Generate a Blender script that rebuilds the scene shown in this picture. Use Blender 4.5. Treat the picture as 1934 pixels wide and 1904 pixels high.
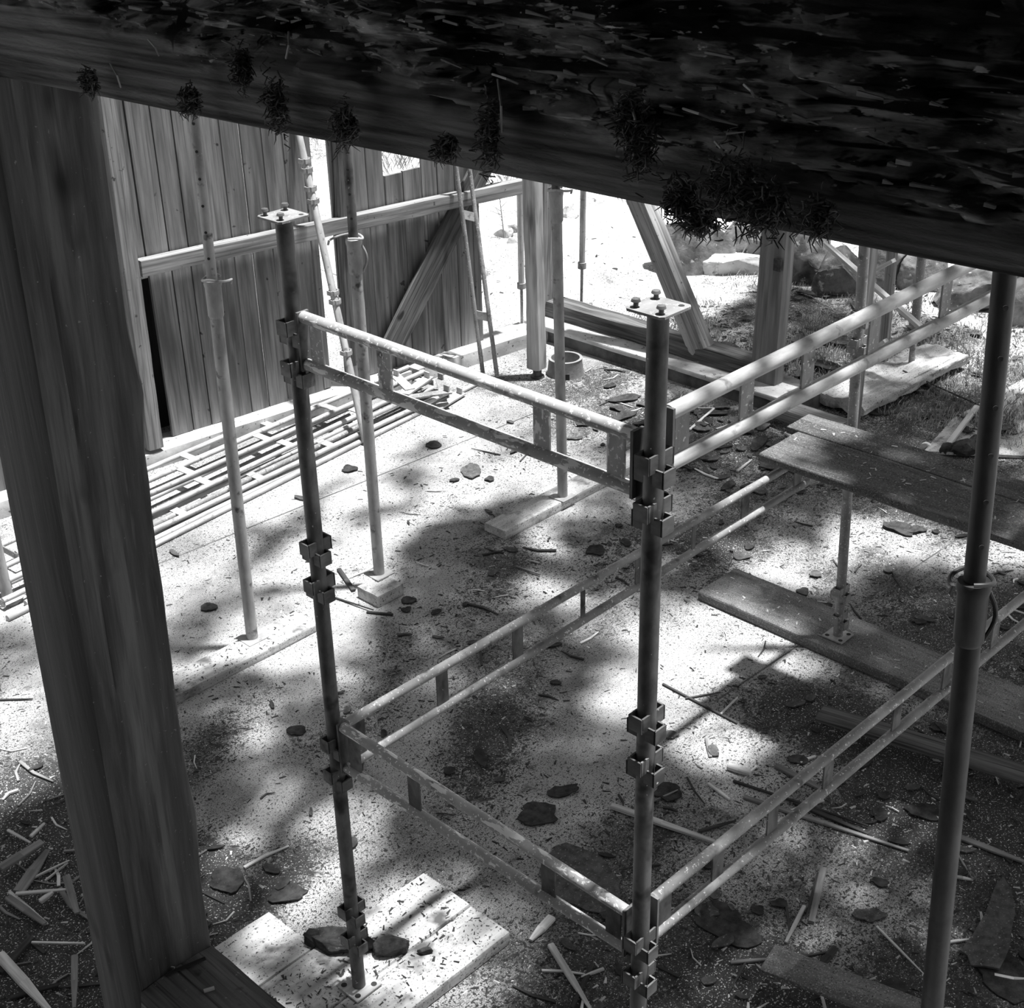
import bpy, math, random
from mathutils import Vector, Matrix, Euler, noise

for o in list(bpy.data.objects): bpy.data.objects.remove(o)
scn = bpy.context.scene
COL = scn.collection

# ---------------------------------------------------------------- camera
CAM = Vector((-2.2399, -1.7551, 3.9426)); ROT = Euler((1.0909, 0.0234, -0.8071), 'XYZ'); FPX = 2670.5
cam = bpy.data.cameras.new('camera'); cam.sensor_fit = 'HORIZONTAL'; cam.sensor_width = 36
cam.lens = FPX / 1934 * 36; cam.clip_start = .05; cam.clip_end = 300
co = bpy.data.objects.new('camera', cam); COL.objects.link(co); co.location = CAM; co.rotation_euler = ROT
scn.camera = co
# ---------------------------------------------------------------- world, sun, exposure
w = bpy.data.worlds.new('overcast_sky'); scn.world = w; w.use_nodes = True
bg = w.node_tree.nodes['Background']; bg.inputs[0].default_value = (.9, .9, .9, 1); bg.inputs[1].default_value = .48
SUN = Vector((.13, -.12, 1.0)).normalized()            # direction towards the sun
sl = bpy.data.lights.new('sun', 'SUN'); sl.energy = 8.0; sl.angle = math.radians(2.3)
so = bpy.data.objects.new('sun', sl); COL.objects.link(so); so.location = (6, -8, 12)
so.rotation_euler = SUN.to_track_quat('Z', 'Y').to_euler()
scn.view_settings.view_transform = 'Standard'; scn.view_settings.look = 'None'
scn.view_settings.exposure = 0.38; scn.view_settings.gamma = 1; scn.view_settings.use_curve_mapping = False

# ---------------------------------------------------------------- survey helpers
RM = ROT.to_matrix()
def ray(x, y): return RM @ Vector(((x - 967) / FPX, -(y - 952) / FPX, -1))
def fl(x, y, z=0.0):
    d = ray(x, y); return CAM + d * ((z - CAM.z) / d.z)
def on_y(x, y, Y):
    d = ray(x, y); return CAM + d * ((Y - CAM.y) / d.y)
def on_x(x, y, X):
    d = ray(x, y); return CAM + d * ((X - CAM.x) / d.x)
def pl(x, y, P, n):
    d = ray(x, y); return CAM + d * ((P - CAM).dot(n) / d.dot(n))
def near(x, y, X, Y):                                   # point of a sight line nearest a plumb line
    d = ray(x, y); h = Vector((d.x, d.y)); t = (Vector((X, Y)) - Vector((CAM.x, CAM.y))).dot(h) / h.dot(h)
    return CAM + d * t
def nz(p, s=0): return noise.noise(Vector(p) + Vector((s * 7.31, s * 3.17, s * 1.73)))
def fbm(p, o=4, s=0):
    a, v = 1, 0
    p = Vector(p) + Vector((s * 7.31, s * 3.17, s * 1.73))
    for _ in range(o): v += a * noise.noise(p); a *= .5; p = p * 2.03
    return v

# ---------------------------------------------------------------- materials (all neutral greys)
def mat(name, lo, hi, scale=(3, 3, 3), detail=6, pos=(.35, .65), rough=.85, bump=.3, bdist=.01, speck=None, metal=0, attr='gr', streak=None, crack=None):
    m = bpy.data.materials.new(name); m.use_nodes = True; nt = m.node_tree; N = nt.nodes; L = nt.links
    b = N['Principled BSDF']; b.inputs['Roughness'].default_value = rough; b.inputs['Metallic'].default_value = metal
    b.inputs['Specular IOR Level'].default_value = .25
    at = N.new('ShaderNodeAttribute'); at.attribute_name = attr
    mp = N.new('ShaderNodeMapping'); mp.inputs['Scale'].default_value = scale; L.new(at.outputs['Vector'], mp.inputs[0])
    n1 = N.new('ShaderNodeTexNoise'); n1.inputs['Scale'].default_value = 1; n1.inputs['Detail'].default_value = detail; n1.inputs['Roughness'].default_value = .62
    L.new(mp.outputs[0], n1.inputs['Vector'])
    r = N.new('ShaderNodeValToRGB'); r.color_ramp.elements[0].position = pos[0]; r.color_ramp.elements[1].position = pos[1]
    r.color_ramp.elements[0].color = (lo, lo, lo, 1); r.color_ramp.elements[1].color = (hi, hi, hi, 1)
    L.new(n1.outputs[0], r.inputs[0]); col = r.outputs[0]; hgt = n1.outputs[0]
    def mix(fac, a, v, blend='MIX'):
        x = N.new('ShaderNodeMix'); x.data_type = 'RGBA'; x.blend_type = blend
        if isinstance(fac, float): x.inputs[0].default_value = fac
        else: L.new(fac, x.inputs[0])
        L.new(a, x.inputs[6])
        if isinstance(v, (int, float)): x.inputs[7].default_value = (v, v, v, 1)
        else: L.new(v, x.inputs[7])
        return x.outputs[2]
    def thr(sc, p0, p1, det=3, vec=None, rgh=.6):
        n = N.new('ShaderNodeTexNoise'); n.inputs['Detail'].default_value = det; n.inputs['Roughness'].default_value = rgh
        if isinstance(sc, tuple):
            q = N.new('ShaderNodeMapping'); q.inputs['Scale'].default_value = sc; L.new(at.outputs['Vector'], q.inputs[0]); L.new(q.outputs[0], n.inputs['Vector']); n.inputs['Scale'].default_value = 1
        else: L.new(at.outputs['Vector'], n.inputs['Vector']); n.inputs['Scale'].default_value = sc
        k = N.new('ShaderNodeMapRange'); k.inputs[1].default_value = p0; k.inputs[2].default_value = p1; L.new(n.outputs[0], k.inputs[0])
        return k.outputs[0]
    if streak:                                           # (value, scale, p0, p1)
        col = mix(thr(streak[1], streak[2], streak[3]), col, streak[0])
    for s in (speck if isinstance(speck, list) else [speck] if speck else []):   # (value, scale, p0, p1)
        col = mix(thr(s[1], s[2], s[3]), col, s[0])
    L.new(col, b.inputs['Base Color'])
    if bump:
        bp = N.new('ShaderNodeBump'); bp.inputs['Strength'].default_value = bump; bp.inputs['Distance'].default_value = bdist
        L.new(hgt, bp.inputs['Height']); L.new(bp.outputs[0], b.inputs['Normal'])
    return m
M = {}
M['timber'] = mat('weathered_timber', .05, .17, (1.6, 22, 22), 7, rough=.8, bump=.5, bdist=.004, streak=(.035, (.7, 14, 14), .6, .72), speck=[(.03, (1.6, 80, 80), .50, .66), (.03, (3, 6, 6), .68, .74)])
M['timber_light'] = mat('pale_timber', .16, .36, (1.5, 26, 26), 6, rough=.8, bump=.4, bdist=.003, streak=(.12, (.8, 12, 12), .6, .75), speck=[(.12, (1.5, 90, 90), .50, .68), (.08, 25, .66, .72)])
M['bark'] = mat('bark_timber', .03, .75, (9, 40, 40), 14, pos=(.40, .72), rough=.9, bump=1.0, bdist=.012, streak=(.008, (3.6, 46, 46), .53, .58), speck=[(.85, (10, 60, 60), .62, .68), (.02, (26, 90, 90), .56, .62), (.9, (40, 120, 120), .64, .69), (.006, (22, 7, 7), .64, .67), (.006, (2.5, 9, 9), .60, .68)])
def sawn_edge(m):
    nt = m.node_tree; N = nt.nodes; L = nt.links; b = N['Principled BSDF']; cur = b.inputs['Base Color'].links[0].from_socket
    at = [n for n in N if n.type == 'ATTRIBUTE'][0]; sp = N.new('ShaderNodeSeparateXYZ'); L.new(at.outputs['Vector'], sp.inputs[0])
    n = N.new('ShaderNodeTexNoise'); n.inputs['Scale'].default_value = 5; n.inputs['Detail'].default_value = 7; L.new(at.outputs['Vector'], n.inputs['Vector'])
    a = N.new('ShaderNodeMath'); a.operation = 'MULTIPLY_ADD'; L.new(n.outputs[0], a.inputs[0]); a.inputs[1].default_value = -.16
    g_ = N.new('ShaderNodeMath'); g_.operation = 'MULTIPLY_ADD'; L.new(sp.outputs[0], g_.inputs[0]); g_.inputs[1].default_value = .045; L.new(sp.outputs[2], g_.inputs[2]); L.new(g_.outputs[0], a.inputs[2])
    k = N.new('ShaderNodeMapRange'); k.inputs[1].default_value = .10; k.inputs[2].default_value = .115; L.new(a.outputs[0], k.inputs[0])
    q = N.new('ShaderNodeMapping'); q.inputs['Scale'].default_value = (2, 60, 60); L.new(at.outputs['Vector'], q.inputs[0]); n2 = N.new('ShaderNodeTexNoise'); n2.inputs['Scale'].default_value = 1.6; n2.inputs['Detail'].default_value = 8; L.new(q.outputs[0], n2.inputs['Vector'])
    r = N.new('ShaderNodeValToRGB'); r.color_ramp.elements[0].position = .36; r.color_ramp.elements[1].position = .66; r.color_ramp.elements[0].color = (.07, .07, .07, 1); r.color_ramp.elements[1].color = (.36, .36, .36, 1); L.new(n2.outputs[0], r.inputs[0])
    x = N.new('ShaderNodeMix'); x.data_type = 'RGBA'; L.new(k.outputs[0], x.inputs[0]); L.new(r.outputs[0], x.inputs[6]); L.new(cur, x.inputs[7])
    def mth(op, u, v, clamp=False):
        k_ = N.new('ShaderNodeMath'); k_.operation = op; k_.use_clamp = clamp
        for i_, q_ in enumerate((u, v)):
            if isinstance(q_, (int, float)): k_.inputs[i_].default_value = q_
            else: L.new(q_, k_.inputs[i_])
        return k_.outputs[0]
    # shade painted into the bark: upper flank blackened towards the right end
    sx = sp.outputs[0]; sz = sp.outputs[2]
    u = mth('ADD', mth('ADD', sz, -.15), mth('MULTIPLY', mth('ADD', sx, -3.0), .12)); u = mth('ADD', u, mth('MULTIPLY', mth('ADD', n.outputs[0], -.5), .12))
    shade_fac = mth('MULTIPLY', mth('MULTIPLY', u, 22, True), mth('MULTIPLY', mth('ADD', mth('ADD', sx, -2.72), mth('MULTIPLY', mth('ADD', n.outputs[0], -.5), .5)), 5, True))
    y = N.new('ShaderNodeMix'); y.data_type = 'RGBA'; L.new(mth('MULTIPLY', shade_fac, .94), y.inputs[0]); L.new(x.outputs[2], y.inputs[6]); y.inputs[7].default_value = (.004, .004, .004, 1)
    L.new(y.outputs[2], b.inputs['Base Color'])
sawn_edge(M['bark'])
M['board'] = mat('wall_boards', .10, .30, (1.0, 12, 12), 8, rough=.85, bump=.4, bdist=.003, streak=(.07, (.6, 6, 6), .54, .72), speck=[(.11, (1.4, 70, 70), .50, .70), (.30, (1.0, 22, 22), .60, .76), (.04, 9, .68, .72)])
M['steel_black'] = mat('blackened_steel', .018, .045, (6, 14, 14), 6, rough=.5, bump=.2, bdist=.002, speck=[(.02, 9, .58, .68)])
M['steel_dark'] = mat('dull_dark_steel', .05, .16, (6, 14, 14), 6, rough=.55, bump=.2, bdist=.002, speck=[(.03, 9, .56, .68), (.6, 60, .71, .73)])
M['steel_mid'] = mat('grey_galvanised_steel', .17, .30, (5, 14, 14), 6, rough=.6, bump=.2, bdist=.002, speck=[(.08, 12, .58, .7), (.6, 95, .62, .66)])
M['steel_prop'] = mat('plain_prop_steel', .24, .42, (5, 14, 14), 7, rough=.6, bump=.2, bdist=.002, speck=[(.08, 14, .60, .72), (.5, 60, .70, .73)])
M['steel_splat'] = mat('plaster_splashed_steel', .26, .42, (6, 12, 12), 6, rough=.65, bump=.3, bdist=.003, speck=[(.07, 14, .62, .72), (.8, (11, 34, 34), .57, .60), (.8, 95, .60, .64)])
M['steel_light'] = mat('pale_galvanised_steel', .27, .5, (5, 20, 20), 5, rough=.6, bump=.2, bdist=.002, speck=[(.2, 22, .60, .7)])
M['plank_grey'] = mat('dusty_plank', .10, .2, (1.2, 20, 20), 7, rough=.9, bump=.5, bdist=.004, streak=(.06, (.6, 10, 10), .6, .7), speck=[(.34, 150, .54, .68), (.03, 130, .60, .66), (.05, 5, .56, .75)])
M['plank_dark'] = mat('dusty_dark_plank', .055, .13, (1.2, 20, 20), 8, rough=.9, bump=.5, bdist=.004, streak=(.035, (.6, 10, 10), .56, .68), speck=[(.24, 150, .54, .68), (.02, 130, .60, .66), (.2, (1, 6, 6), .58, .75)])
M['plank_white'] = mat('pale_dusty_plank', .34, .62, (1.2, 16, 16), 8, rough=.9, bump=.5, bdist=.004, speck=[(.06, (110, 110, 110), .60, .65), (.06, (50, 70, 70), .64, .67), (.12, 7, .54, .70)])
M['concrete'] = mat('concrete', .35, .58, (5, 5, 5), 7, rough=.95, bump=.6, bdist=.01, speck=[(.1, 30, .62, .68)])
M['concrete_dark'] = mat('damp_concrete', .06, .16, (6, 6, 6), 7, rough=.95, bump=.6, bdist=.01, speck=[(.3, 40, .68, .74)])
M['rock'] = mat('grey_stone', .06, .22, (6, 6, 6), 11, rough=.95, bump=.8, bdist=.03, speck=[(.45, 14, .62, .7), (.07, 5, .62, .7)])
M['rock_light'] = mat('pale_stone', .3, .62, (3, 3, 3), 9, rough=.95, bump=.8, bdist=.03, speck=[(.1, 9, .62, .7)])
M['felt'] = mat('dark_roofing_felt', .022, .06, (30, 30, 30), 5, rough=.95, bump=.6, bdist=.004, speck=[(.22, 110, .68, .73)])
M['felt_grey'] = mat('dusty_roofing_felt', .05, .11, (30, 30, 30), 5, rough=.95, bump=.6, bdist=.004, speck=[(.3, 110, .62, .69)])
M['splinter_light'] = mat('fresh_split_wood', .4, .7, (3, 40, 40), 4, rough=.8, bump=.2)
M['splinter_grey'] = mat('grey_split_wood', .14, .26, (3, 40, 40), 4, rough=.85, bump=.2)
M['splinter_dark'] = mat('dark_split_wood', .03, .07, (3, 40, 40), 4, rough=.9, bump=.2)
M['litter'] = mat('litter', .02, .07, (8, 8, 8), 3, rough=.95, bump=0)
M['litter_light'] = mat('pale_litter', .35, .65, (8, 8, 8), 3, rough=.95, bump=0)
M['grass'] = mat('dry_grass', .16, .5, (2, 2, 2), 3, rough=.9, bump=0)
M['twig'] = mat('dry_straw', .35, .6, (3, 30, 30), 3, rough=.9, bump=0)
M['moss'] = mat('dry_moss', .03, .30, (20, 20, 20), 5, rough=.95, bump=.5)
M['shade_leaf'] = mat('shade_leaves', .05, .12, (4, 4, 4), 3, rough=.8, bump=0)
M['dark_board'] = mat('dark_loft_boards', .03, .07, (1, 16, 16), 5, rough=.9, bump=.3)

# ---------------------------------------------------------------- mesh builder
class MB:
    def __init__(s): s.v = []; s.f = []; s.g = []; s.sm = []
    def add(s, vs, fs, gs=None, smooth=False):
        o = len(s.v); s.v += [Vector(v) for v in vs]; s.f += [tuple(i + o for i in f) for f in fs]
        s.g += gs if gs else [tuple(v) for v in vs]; s.sm += [smooth] * len(fs)
        return s
    def box(s, c, size, rz=0):
        c = Vector(c); R = Matrix.Rotation(rz, 3, 'Z'); off = random.random() * 40
        hx, hy, hz = [q / 2 for q in size]; vs = []; gs = []
        for x in (-hx, hx):
            for y in (-hy, hy):
                for z in (-hz, hz):
                    vs.append(c + R @ Vector((x, y, z))); gs.append((x + off, y + off, z))
        return s.add(vs, [(0, 1, 3, 2), (4, 6, 7, 5), (0, 4, 5, 1), (2, 3, 7, 6), (0, 2, 6, 4), (1, 5, 7, 3)], gs)
    def bar(s, a, b, w, h, up=(0, 0, 1), taper=1.0, bev=0.0):
        a = Vector(a); b = Vector(b); d = (b - a); ln = d.length; d.normalize(); up = Vector(up)
        side = d.cross(up)
        if side.length < 1e-4: side = d.cross(Vector((1, 0, 0)))
        side.normalize(); up = side.cross(d).normalized(); off = random.random() * 60
        c = bev
        prof = [(-w/2+c, -h/2), (w/2-c, -h/2), (w/2, -h/2+c), (w/2, h/2-c), (w/2-c, h/2), (-w/2+c, h/2), (-w/2, h/2-c), (-w/2, -h/2+c)] if c else [(-w/2, -h/2), (w/2, -h/2), (w/2, h/2), (-w/2, h/2)]
        n = len(prof); vs = []; gs = []
        for t, k in ((0, 1), (1, taper)):
            for (x, y) in prof:
                vs.append(a + d * (ln * t) + side * x * k + up * y * k); gs.append((t * ln + off, x + off, y))
        fs = [(i, (i + 1) % n, n + (i + 1) % n, n + i) for i in range(n)] + [tuple(range(n))[::-1], tuple(range(n, 2 * n))]
        return s.add(vs, fs, gs)
    def tube(s, pts, r, n=16, cap=True):
        pts = [Vector(p) for p in pts]; vs = []; gs = []; fs = []; off = random.random() * 60; L = 0; m = len(pts)
        ref = None
        for i, p in enumerate(pts):
            d = (pts[min(i + 1, m - 1)] - pts[max(i - 1, 0)]).normalized()
            if ref is None:
                ref = d.cross(Vector((0, 0, 1)))
                if ref.length < .05: ref = d.cross(Vector((1, 0, 0)))
            ref = (ref - d * ref.dot(d)).normalized(); bi = d.cross(ref)
            if i: L += (p - pts[i - 1]).length
            rr = r[i] if isinstance(r, (list, tuple)) else r
            for k in range(n):
                a = 2 * math.pi * k / n; q = ref * math.cos(a) + bi * math.sin(a)
                vs.append(p + q * rr); gs.append((L + off, math.cos(a) * rr + off, math.sin(a) * rr))
        for i in range(m - 1):
            for k in range(n): fs.append((i*n+k, i*n+(k+1) % n, (i+1)*n+(k+1) % n, (i+1)*n+k))
        s.add(vs, fs, gs, True)
        if cap:
            o = len(s.v) - len(vs); s.f += [tuple(o + k for k in range(n))[::-1], tuple(o + (m-1)*n + k for k in range(n))]; s.sm += [False, False]
        return s
    def pipe(s, a, b, ro, ri, n=20):                    # open-ended pipe, wall thickness visible
        a = Vector(a); b = Vector(b); d = (b - a).normalized(); u = d.cross(Vector((0, 0, 1)))
        if u.length < .05: u = d.cross(Vector((1, 0, 0)))
        u.normalize(); v = d.cross(u); vs = []; off = random.random() * 30; gs = []
        for p, r in ((a, ro), (b, ro), (b, ri), (a, ri)):
            for k in range(n):
                t = 2 * math.pi * k / n; vs.append(p + (u * math.cos(t) + v * math.sin(t)) * r)
                gs.append(((p - a).length + off, math.cos(t) * r, math.sin(t) * r))
        fs = []
        for j in range(4):
            for k in range(n): fs.append((j*n+k, j*n+(k+1) % n, ((j+1) % 4)*n+(k+1) % n, ((j+1) % 4)*n+k))
        return s.add(vs, fs, gs, True)
    def beam(s, a, b, w, h, up=(0, 0, 1), segs=40, k=4, rough=.006, fs_=2.5, seed=0, corner=.15, endw=None):
        """rough hewn timber: rounded rectangular ring lofted along its length, displaced by noise"""
        a = Vector(a); b = Vector(b); d = b - a; ln = d.length; d.normalize(); up = Vector(up)
        side = d.cross(up).normalized(); up = side.cross(d).normalized()
        prof = []
        for (x0, y0, x1, y1) in ((-1, -1, 1, -1), (1, -1, 1, 1), (1, 1, -1, 1), (-1, 1, -1, -1)):
            for i in range(k): t = i / k; prof.append((x0 + (x1 - x0) * t, y0 + (y1 - y0) * t))
        n = len(prof); vs = []; gs = []
        for i in range(segs + 1):
            t = i / segs; p = a + d * (ln * t); ww = w * (1 + ((endw or 1) - 1) * t)
            for (x, y) in prof:
                e = 1 - corner * (abs(x * y) ** 6) * (.6 + .5 * nz((t * ln * 1.7, x * 2, y * 2), seed + 5))
                X, Y = x * ww / 2 * e, y * h / 2 * e
                q = (t * ln * fs_, X * 9, Y * 9)
                r = 1 + 0.0
                dis = fbm(q, 4, seed) * rough
                l = math.hypot(x, y) or 1
                vs.append(p + side * (X + x / l * dis) + up * (Y + y / l * dis)); gs.append((t * ln + seed, X + seed, Y))
        F = []
        for i in range(segs):
            for j in range(n): F.append((i*n+j, i*n+(j+1) % n, (i+1)*n+(j+1) % n, (i+1)*n+j))
        F += [tuple(range(n))[::-1], tuple(segs * n + j for j in range(n))]
        return s.add(vs, F, gs, True)
    def slab(s, poly, z0, z1, gs_rot=0):                # polygon prism between two heights
        n = len(poly); off = random.random() * 50
        vs = [Vector((p[0], p[1], z0)) for p in poly] + [Vector((p[0], p[1], z1)) for p in poly]
        c, q = math.cos(gs_rot), math.sin(gs_rot)
        gs = [(v.x * c + v.y * q + off, -v.x * q + v.y * c, v.z) for v in vs]
        return s.add(vs, [tuple(range(n))[::-1], tuple(range(n, 2 * n))] + [(i, (i+1) % n, n+(i+1) % n, n+i) for i in range(n)], gs)
    def build(s, name, m, parent=None, sharp=True):
        org = parent_world(parent)
        me = bpy.data.meshes.new(name); me.from_pydata([v - org for v in s.v], [], s.f)
        me.polygons.foreach_set('use_smooth', s.sm)
        at = me.attributes.new('gr', 'FLOAT_VECTOR', 'POINT'); at.data.foreach_set('vector', [c for g in s.g for c in g])
        me.materials.append(m if not isinstance(m, str) else M[m])
        o = bpy.data.objects.new(name, me); COL.objects.link(o)
        if parent: o.parent = parent
        if sharp:
            try: me.set_sharp_from_angle(angle=math.radians(38))
            except Exception: pass
        me.update()
        return o
def parent_world(p):
    v = Vector((0, 0, 0))
    while p: v += p.location; p = p.parent
    return v
def thing(name, loc, label, cat, group=None):
    o = bpy.data.objects.new(name, None); o.empty_display_size = .1; COL.objects.link(o); o.location = Vector(loc)
    o['label'] = label; o['category'] = cat
    if group: o['group'] = group
    return o
def tag(o, label, cat, group=None, kind=None):
    o['label'] = label; o['category'] = cat
    if group: o['group'] = group
    if kind: o['kind'] = kind
    return o
def solo(mb, name, m, label, cat, group=None, kind=None):      # a thing that is one mesh, origin at its foot
    lo = min(v.z for v in mb.v); cx = sum((v.x for v in mb.v)) / len(mb.v); cy = sum((v.y for v in mb.v)) / len(mb.v)
    o = mb.build(name, m); off = Vector((cx, cy, lo))
    o.data.transform(Matrix.Translation(-off)); o.location = off
    return tag(o, label, cat, group, kind)
def struct(mb, name, m):
    o = mb.build(name, m); o['kind'] = 'structure'; return o

random.seed(11)
# ================================================================ SETTING
# dirt density over the site (ellipses: x, y, rx, ry, rotation, amount)
DIRT = [(-.7, 2.7, .75, 1.2, .2, 1.3), (.02, 2.35, .22, .3, .4, .95), (.18, 2.0, .35, .14, .3, .8), (.9, .75, .6, .45, 0, .55),
        (.75, 1.55, .35, .9, .5, .28), (1.45, 2.05, .9, .22, .55, .55), (1.3, .9, .5, .5, 0, .45), (4.7, 3.3, .55, 1.1, .1, .85), (4.9, 4.4, .45, .5, 0, .55),
        (3.6, 2.35, .3, .35, 0, .9), (4.2, 2.5, .6, .5, 0, .5), (3.7, .9, .8, .45, -.2, .8), (3.3, .2, .9, .5, 0, .8), (2.6, .75, .3, .55, .2, 1.0), (2.3, .15, .5, .6, 0, .95),
        (5.1, 1.7, .7, 1.4, 0, .8), (4.7, 2.2, .5, .6, 0, .6), (6.4, 2.6, 1.1, 1.6, .2, .6), (6.6, 3.7, .7, .8, 0, .75), (6.3, .9, 1.2, 1.1, 0, .55),
        (1.9, .2, .3, .5, .2, .35), (1.45, .4, .5, .6, 0, .35), (3.0, 2.55, .5, .25, .3, .3), (2.5, 3.0, .7, .25, .6, .3), (1.2, 2.6, .5, .2, .5, .3), (3.9, 1.45, .35, .13, .9, .5), (3.7, 1.7, .5, .12, .7, .35),
        (1.2, -.3, .7, .5, 0, .75), (.5, 1.0, .3, .3, 0, .5), (.3, .6, .9, .5, 0, .6), (4.55, 4.9, .3, .25, 0, .4), (.95, .15, .35, .5, 0, 1.25), (2.35, .0, .2, .8, 0, 1.2), (3.2, 1.75, .25, .25, 0, .4), (4.4, 3.9, .5, .5, 0, .5), (.5, 2.9, .5, .12, .4, .45), (1.6, 2.9, .15, .12, .4, .4)]
def dirt(x, y):
    v = 0.02
    for (cx, cy, rx, ry, r, a) in DIRT:
        dx, dy = x - cx, y - cy; c, s = math.cos(r), math.sin(r)
        q = ((dx * c + dy * s) / rx) ** 2 + ((-dx * s + dy * c) / ry) ** 2
        q *= 1 + .7 * fbm((x * 2.2, y * 2.2, 0), 3, 3)
        if q < 3: v = max(v, a * math.exp(-max(q, 0) ** 1.2 * .9))
    return max(0, min(1.2, v + .11 + .26 * fbm((x * 1.3 + y * .5, y * 2.6, 0), 4, 1)))

def ground_material(name, base_lo, base_hi):
    m = mat(name, base_lo, base_hi, (1.1, 1.6, 1), 8, rough=.95, bump=.35, bdist=.01)
    nt = m.node_tree; N = nt.nodes; L = nt.links; b = N['Principled BSDF']
    base = b.inputs['Base Color'].links[0].from_socket
    ad = N.new('ShaderNodeAttribute'); ad.attribute_name = 'dirt'; at = [n for n in N if n.type == 'ATTRIBUTE' and n.attribute_name == 'gr'][0]
    cur = base
    # damp film, fine grit, coarse crumbs: each grows with the dirt amount
    for (sc, k0, kd, wid, val, dist) in ((2.2, .60, -.36, .24, .11, .6), (7, .66, -.30, .16, .10, .8), (14, .70, -.32, .14, .06, .3), (38, .66, -.20, .06, .045, .3), (80, .60, -.14, .04, .035, .5), (170, .58, -.10, .04, .05, .3), (130, .655, -.05, .03, .7, .5)):
        n = N.new('ShaderNodeTexNoise'); n.inputs['Scale'].default_value = sc; n.inputs['Detail'].default_value = 4; n.inputs['Roughness'].default_value = .6; n.inputs['Distortion'].default_value = dist
        L.new(at.outputs['Vector'], n.inputs['Vector'])
        mm = N.new('ShaderNodeMath'); mm.operation = 'MULTIPLY_ADD'; L.new(ad.outputs['Fac'], mm.inputs[0]); mm.inputs[1].default_value = kd; mm.inputs[2].default_value = k0
        sb = N.new('ShaderNodeMath'); sb.operation = 'SUBTRACT'; L.new(n.outputs[0], sb.inputs[0]); L.new(mm.outputs[0], sb.inputs[1])
        dv = N.new('ShaderNodeMath'); dv.operation = 'DIVIDE'; dv.use_clamp = True; L.new(sb.outputs[0], dv.inputs[0]); dv.inputs[1].default_value = wid
        x = N.new('ShaderNodeMix'); x.data_type = 'RGBA'; L.new(dv.outputs[0], x.inputs[0]); L.new(cur, x.inputs[6]); x.inputs[7].default_value = (val, val, val, 1); cur = x.outputs[2]
    L.new(cur, b.inputs['Base Color'])
    return m
M['slab'] = ground_material('dusty_concrete_slab', .20, .50)
M['earth'] = ground_material('pale_earth', .42, .66)

def grid(name, m, x0, x1, y0, y1, step, zf, extra=None):
    nx = int((x1 - x0) / step); ny = int((y1 - y0) / step); mb = MB(); vs = []; fs = []; ds = []
    for j in range(ny + 1):
        for i in range(nx + 1):
            x = x0 + (x1 - x0) * i / nx; y = y0 + (y1 - y0) * j / ny
            vs.append((x, y, zf(x, y))); ds.append(dirt(x, y) if extra is None else extra(x, y))
    for j in range(ny):
        for i in range(nx): fs.append((j*(nx+1)+i, j*(nx+1)+i+1, (j+1)*(nx+1)+i+1, (j+1)*(nx+1)+i))
    mb.add(vs, fs, None, True); o = mb.build(name, m, None, False)
    a = o.data.attributes.new('dirt', 'FLOAT', 'POINT'); a.data.foreach_set('value', ds); o['kind'] = 'structure'
    return o
grid('floor', M['slab'], -7, 5.6, -6, 6.6, .06, lambda x, y: 0.0)
def gz(x, y):
    e = max(0, min(1, (x - 5.45) / .5)); s = max(0, min(1, (y - 2.6) / .9))
    far = max(0, x - 8) * .03
    return -.012 + e * (.03 + .12 * s) + e * .05 * fbm((x * 1.2, y * 1.2, 0), 3, 9) + far * e
def gd(x, y):
    if x < 7.4: return max(dirt(x, y), .22 + .25 * fbm((x * 1.1, y * 1.1, 0), 3, 4) if y < 4.4 else .05)
    return max(0, .10 + .5 * fbm((x * .35, y * .8, 0), 4, 4))
grid('ground', M['earth'], 5.35, 45, -14, 42, .22, gz, gd)
grid('ground_side', M['earth'], -7, 5.35, 6.6, 42, .3, lambda x, y: -.02 + .04 * fbm((x, y, 0), 3, 2), lambda x, y: .1)

# narrow open joints of the slab, sunk as thin dark grooves
for k, (a, b) in enumerate((((1820, 1010), (1350, 1325)), ((300, 1065), (1210, 700)))):
    pa, pb = fl(*a), fl(*b)
    mb = MB(); mb.bar(pa + Vector((0, 0, .0005)), pb + Vector((0, 0, .0005)), .008, .002); struct(mb, 'trim_%d' % (k + 1), M['concrete_dark'])

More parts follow.
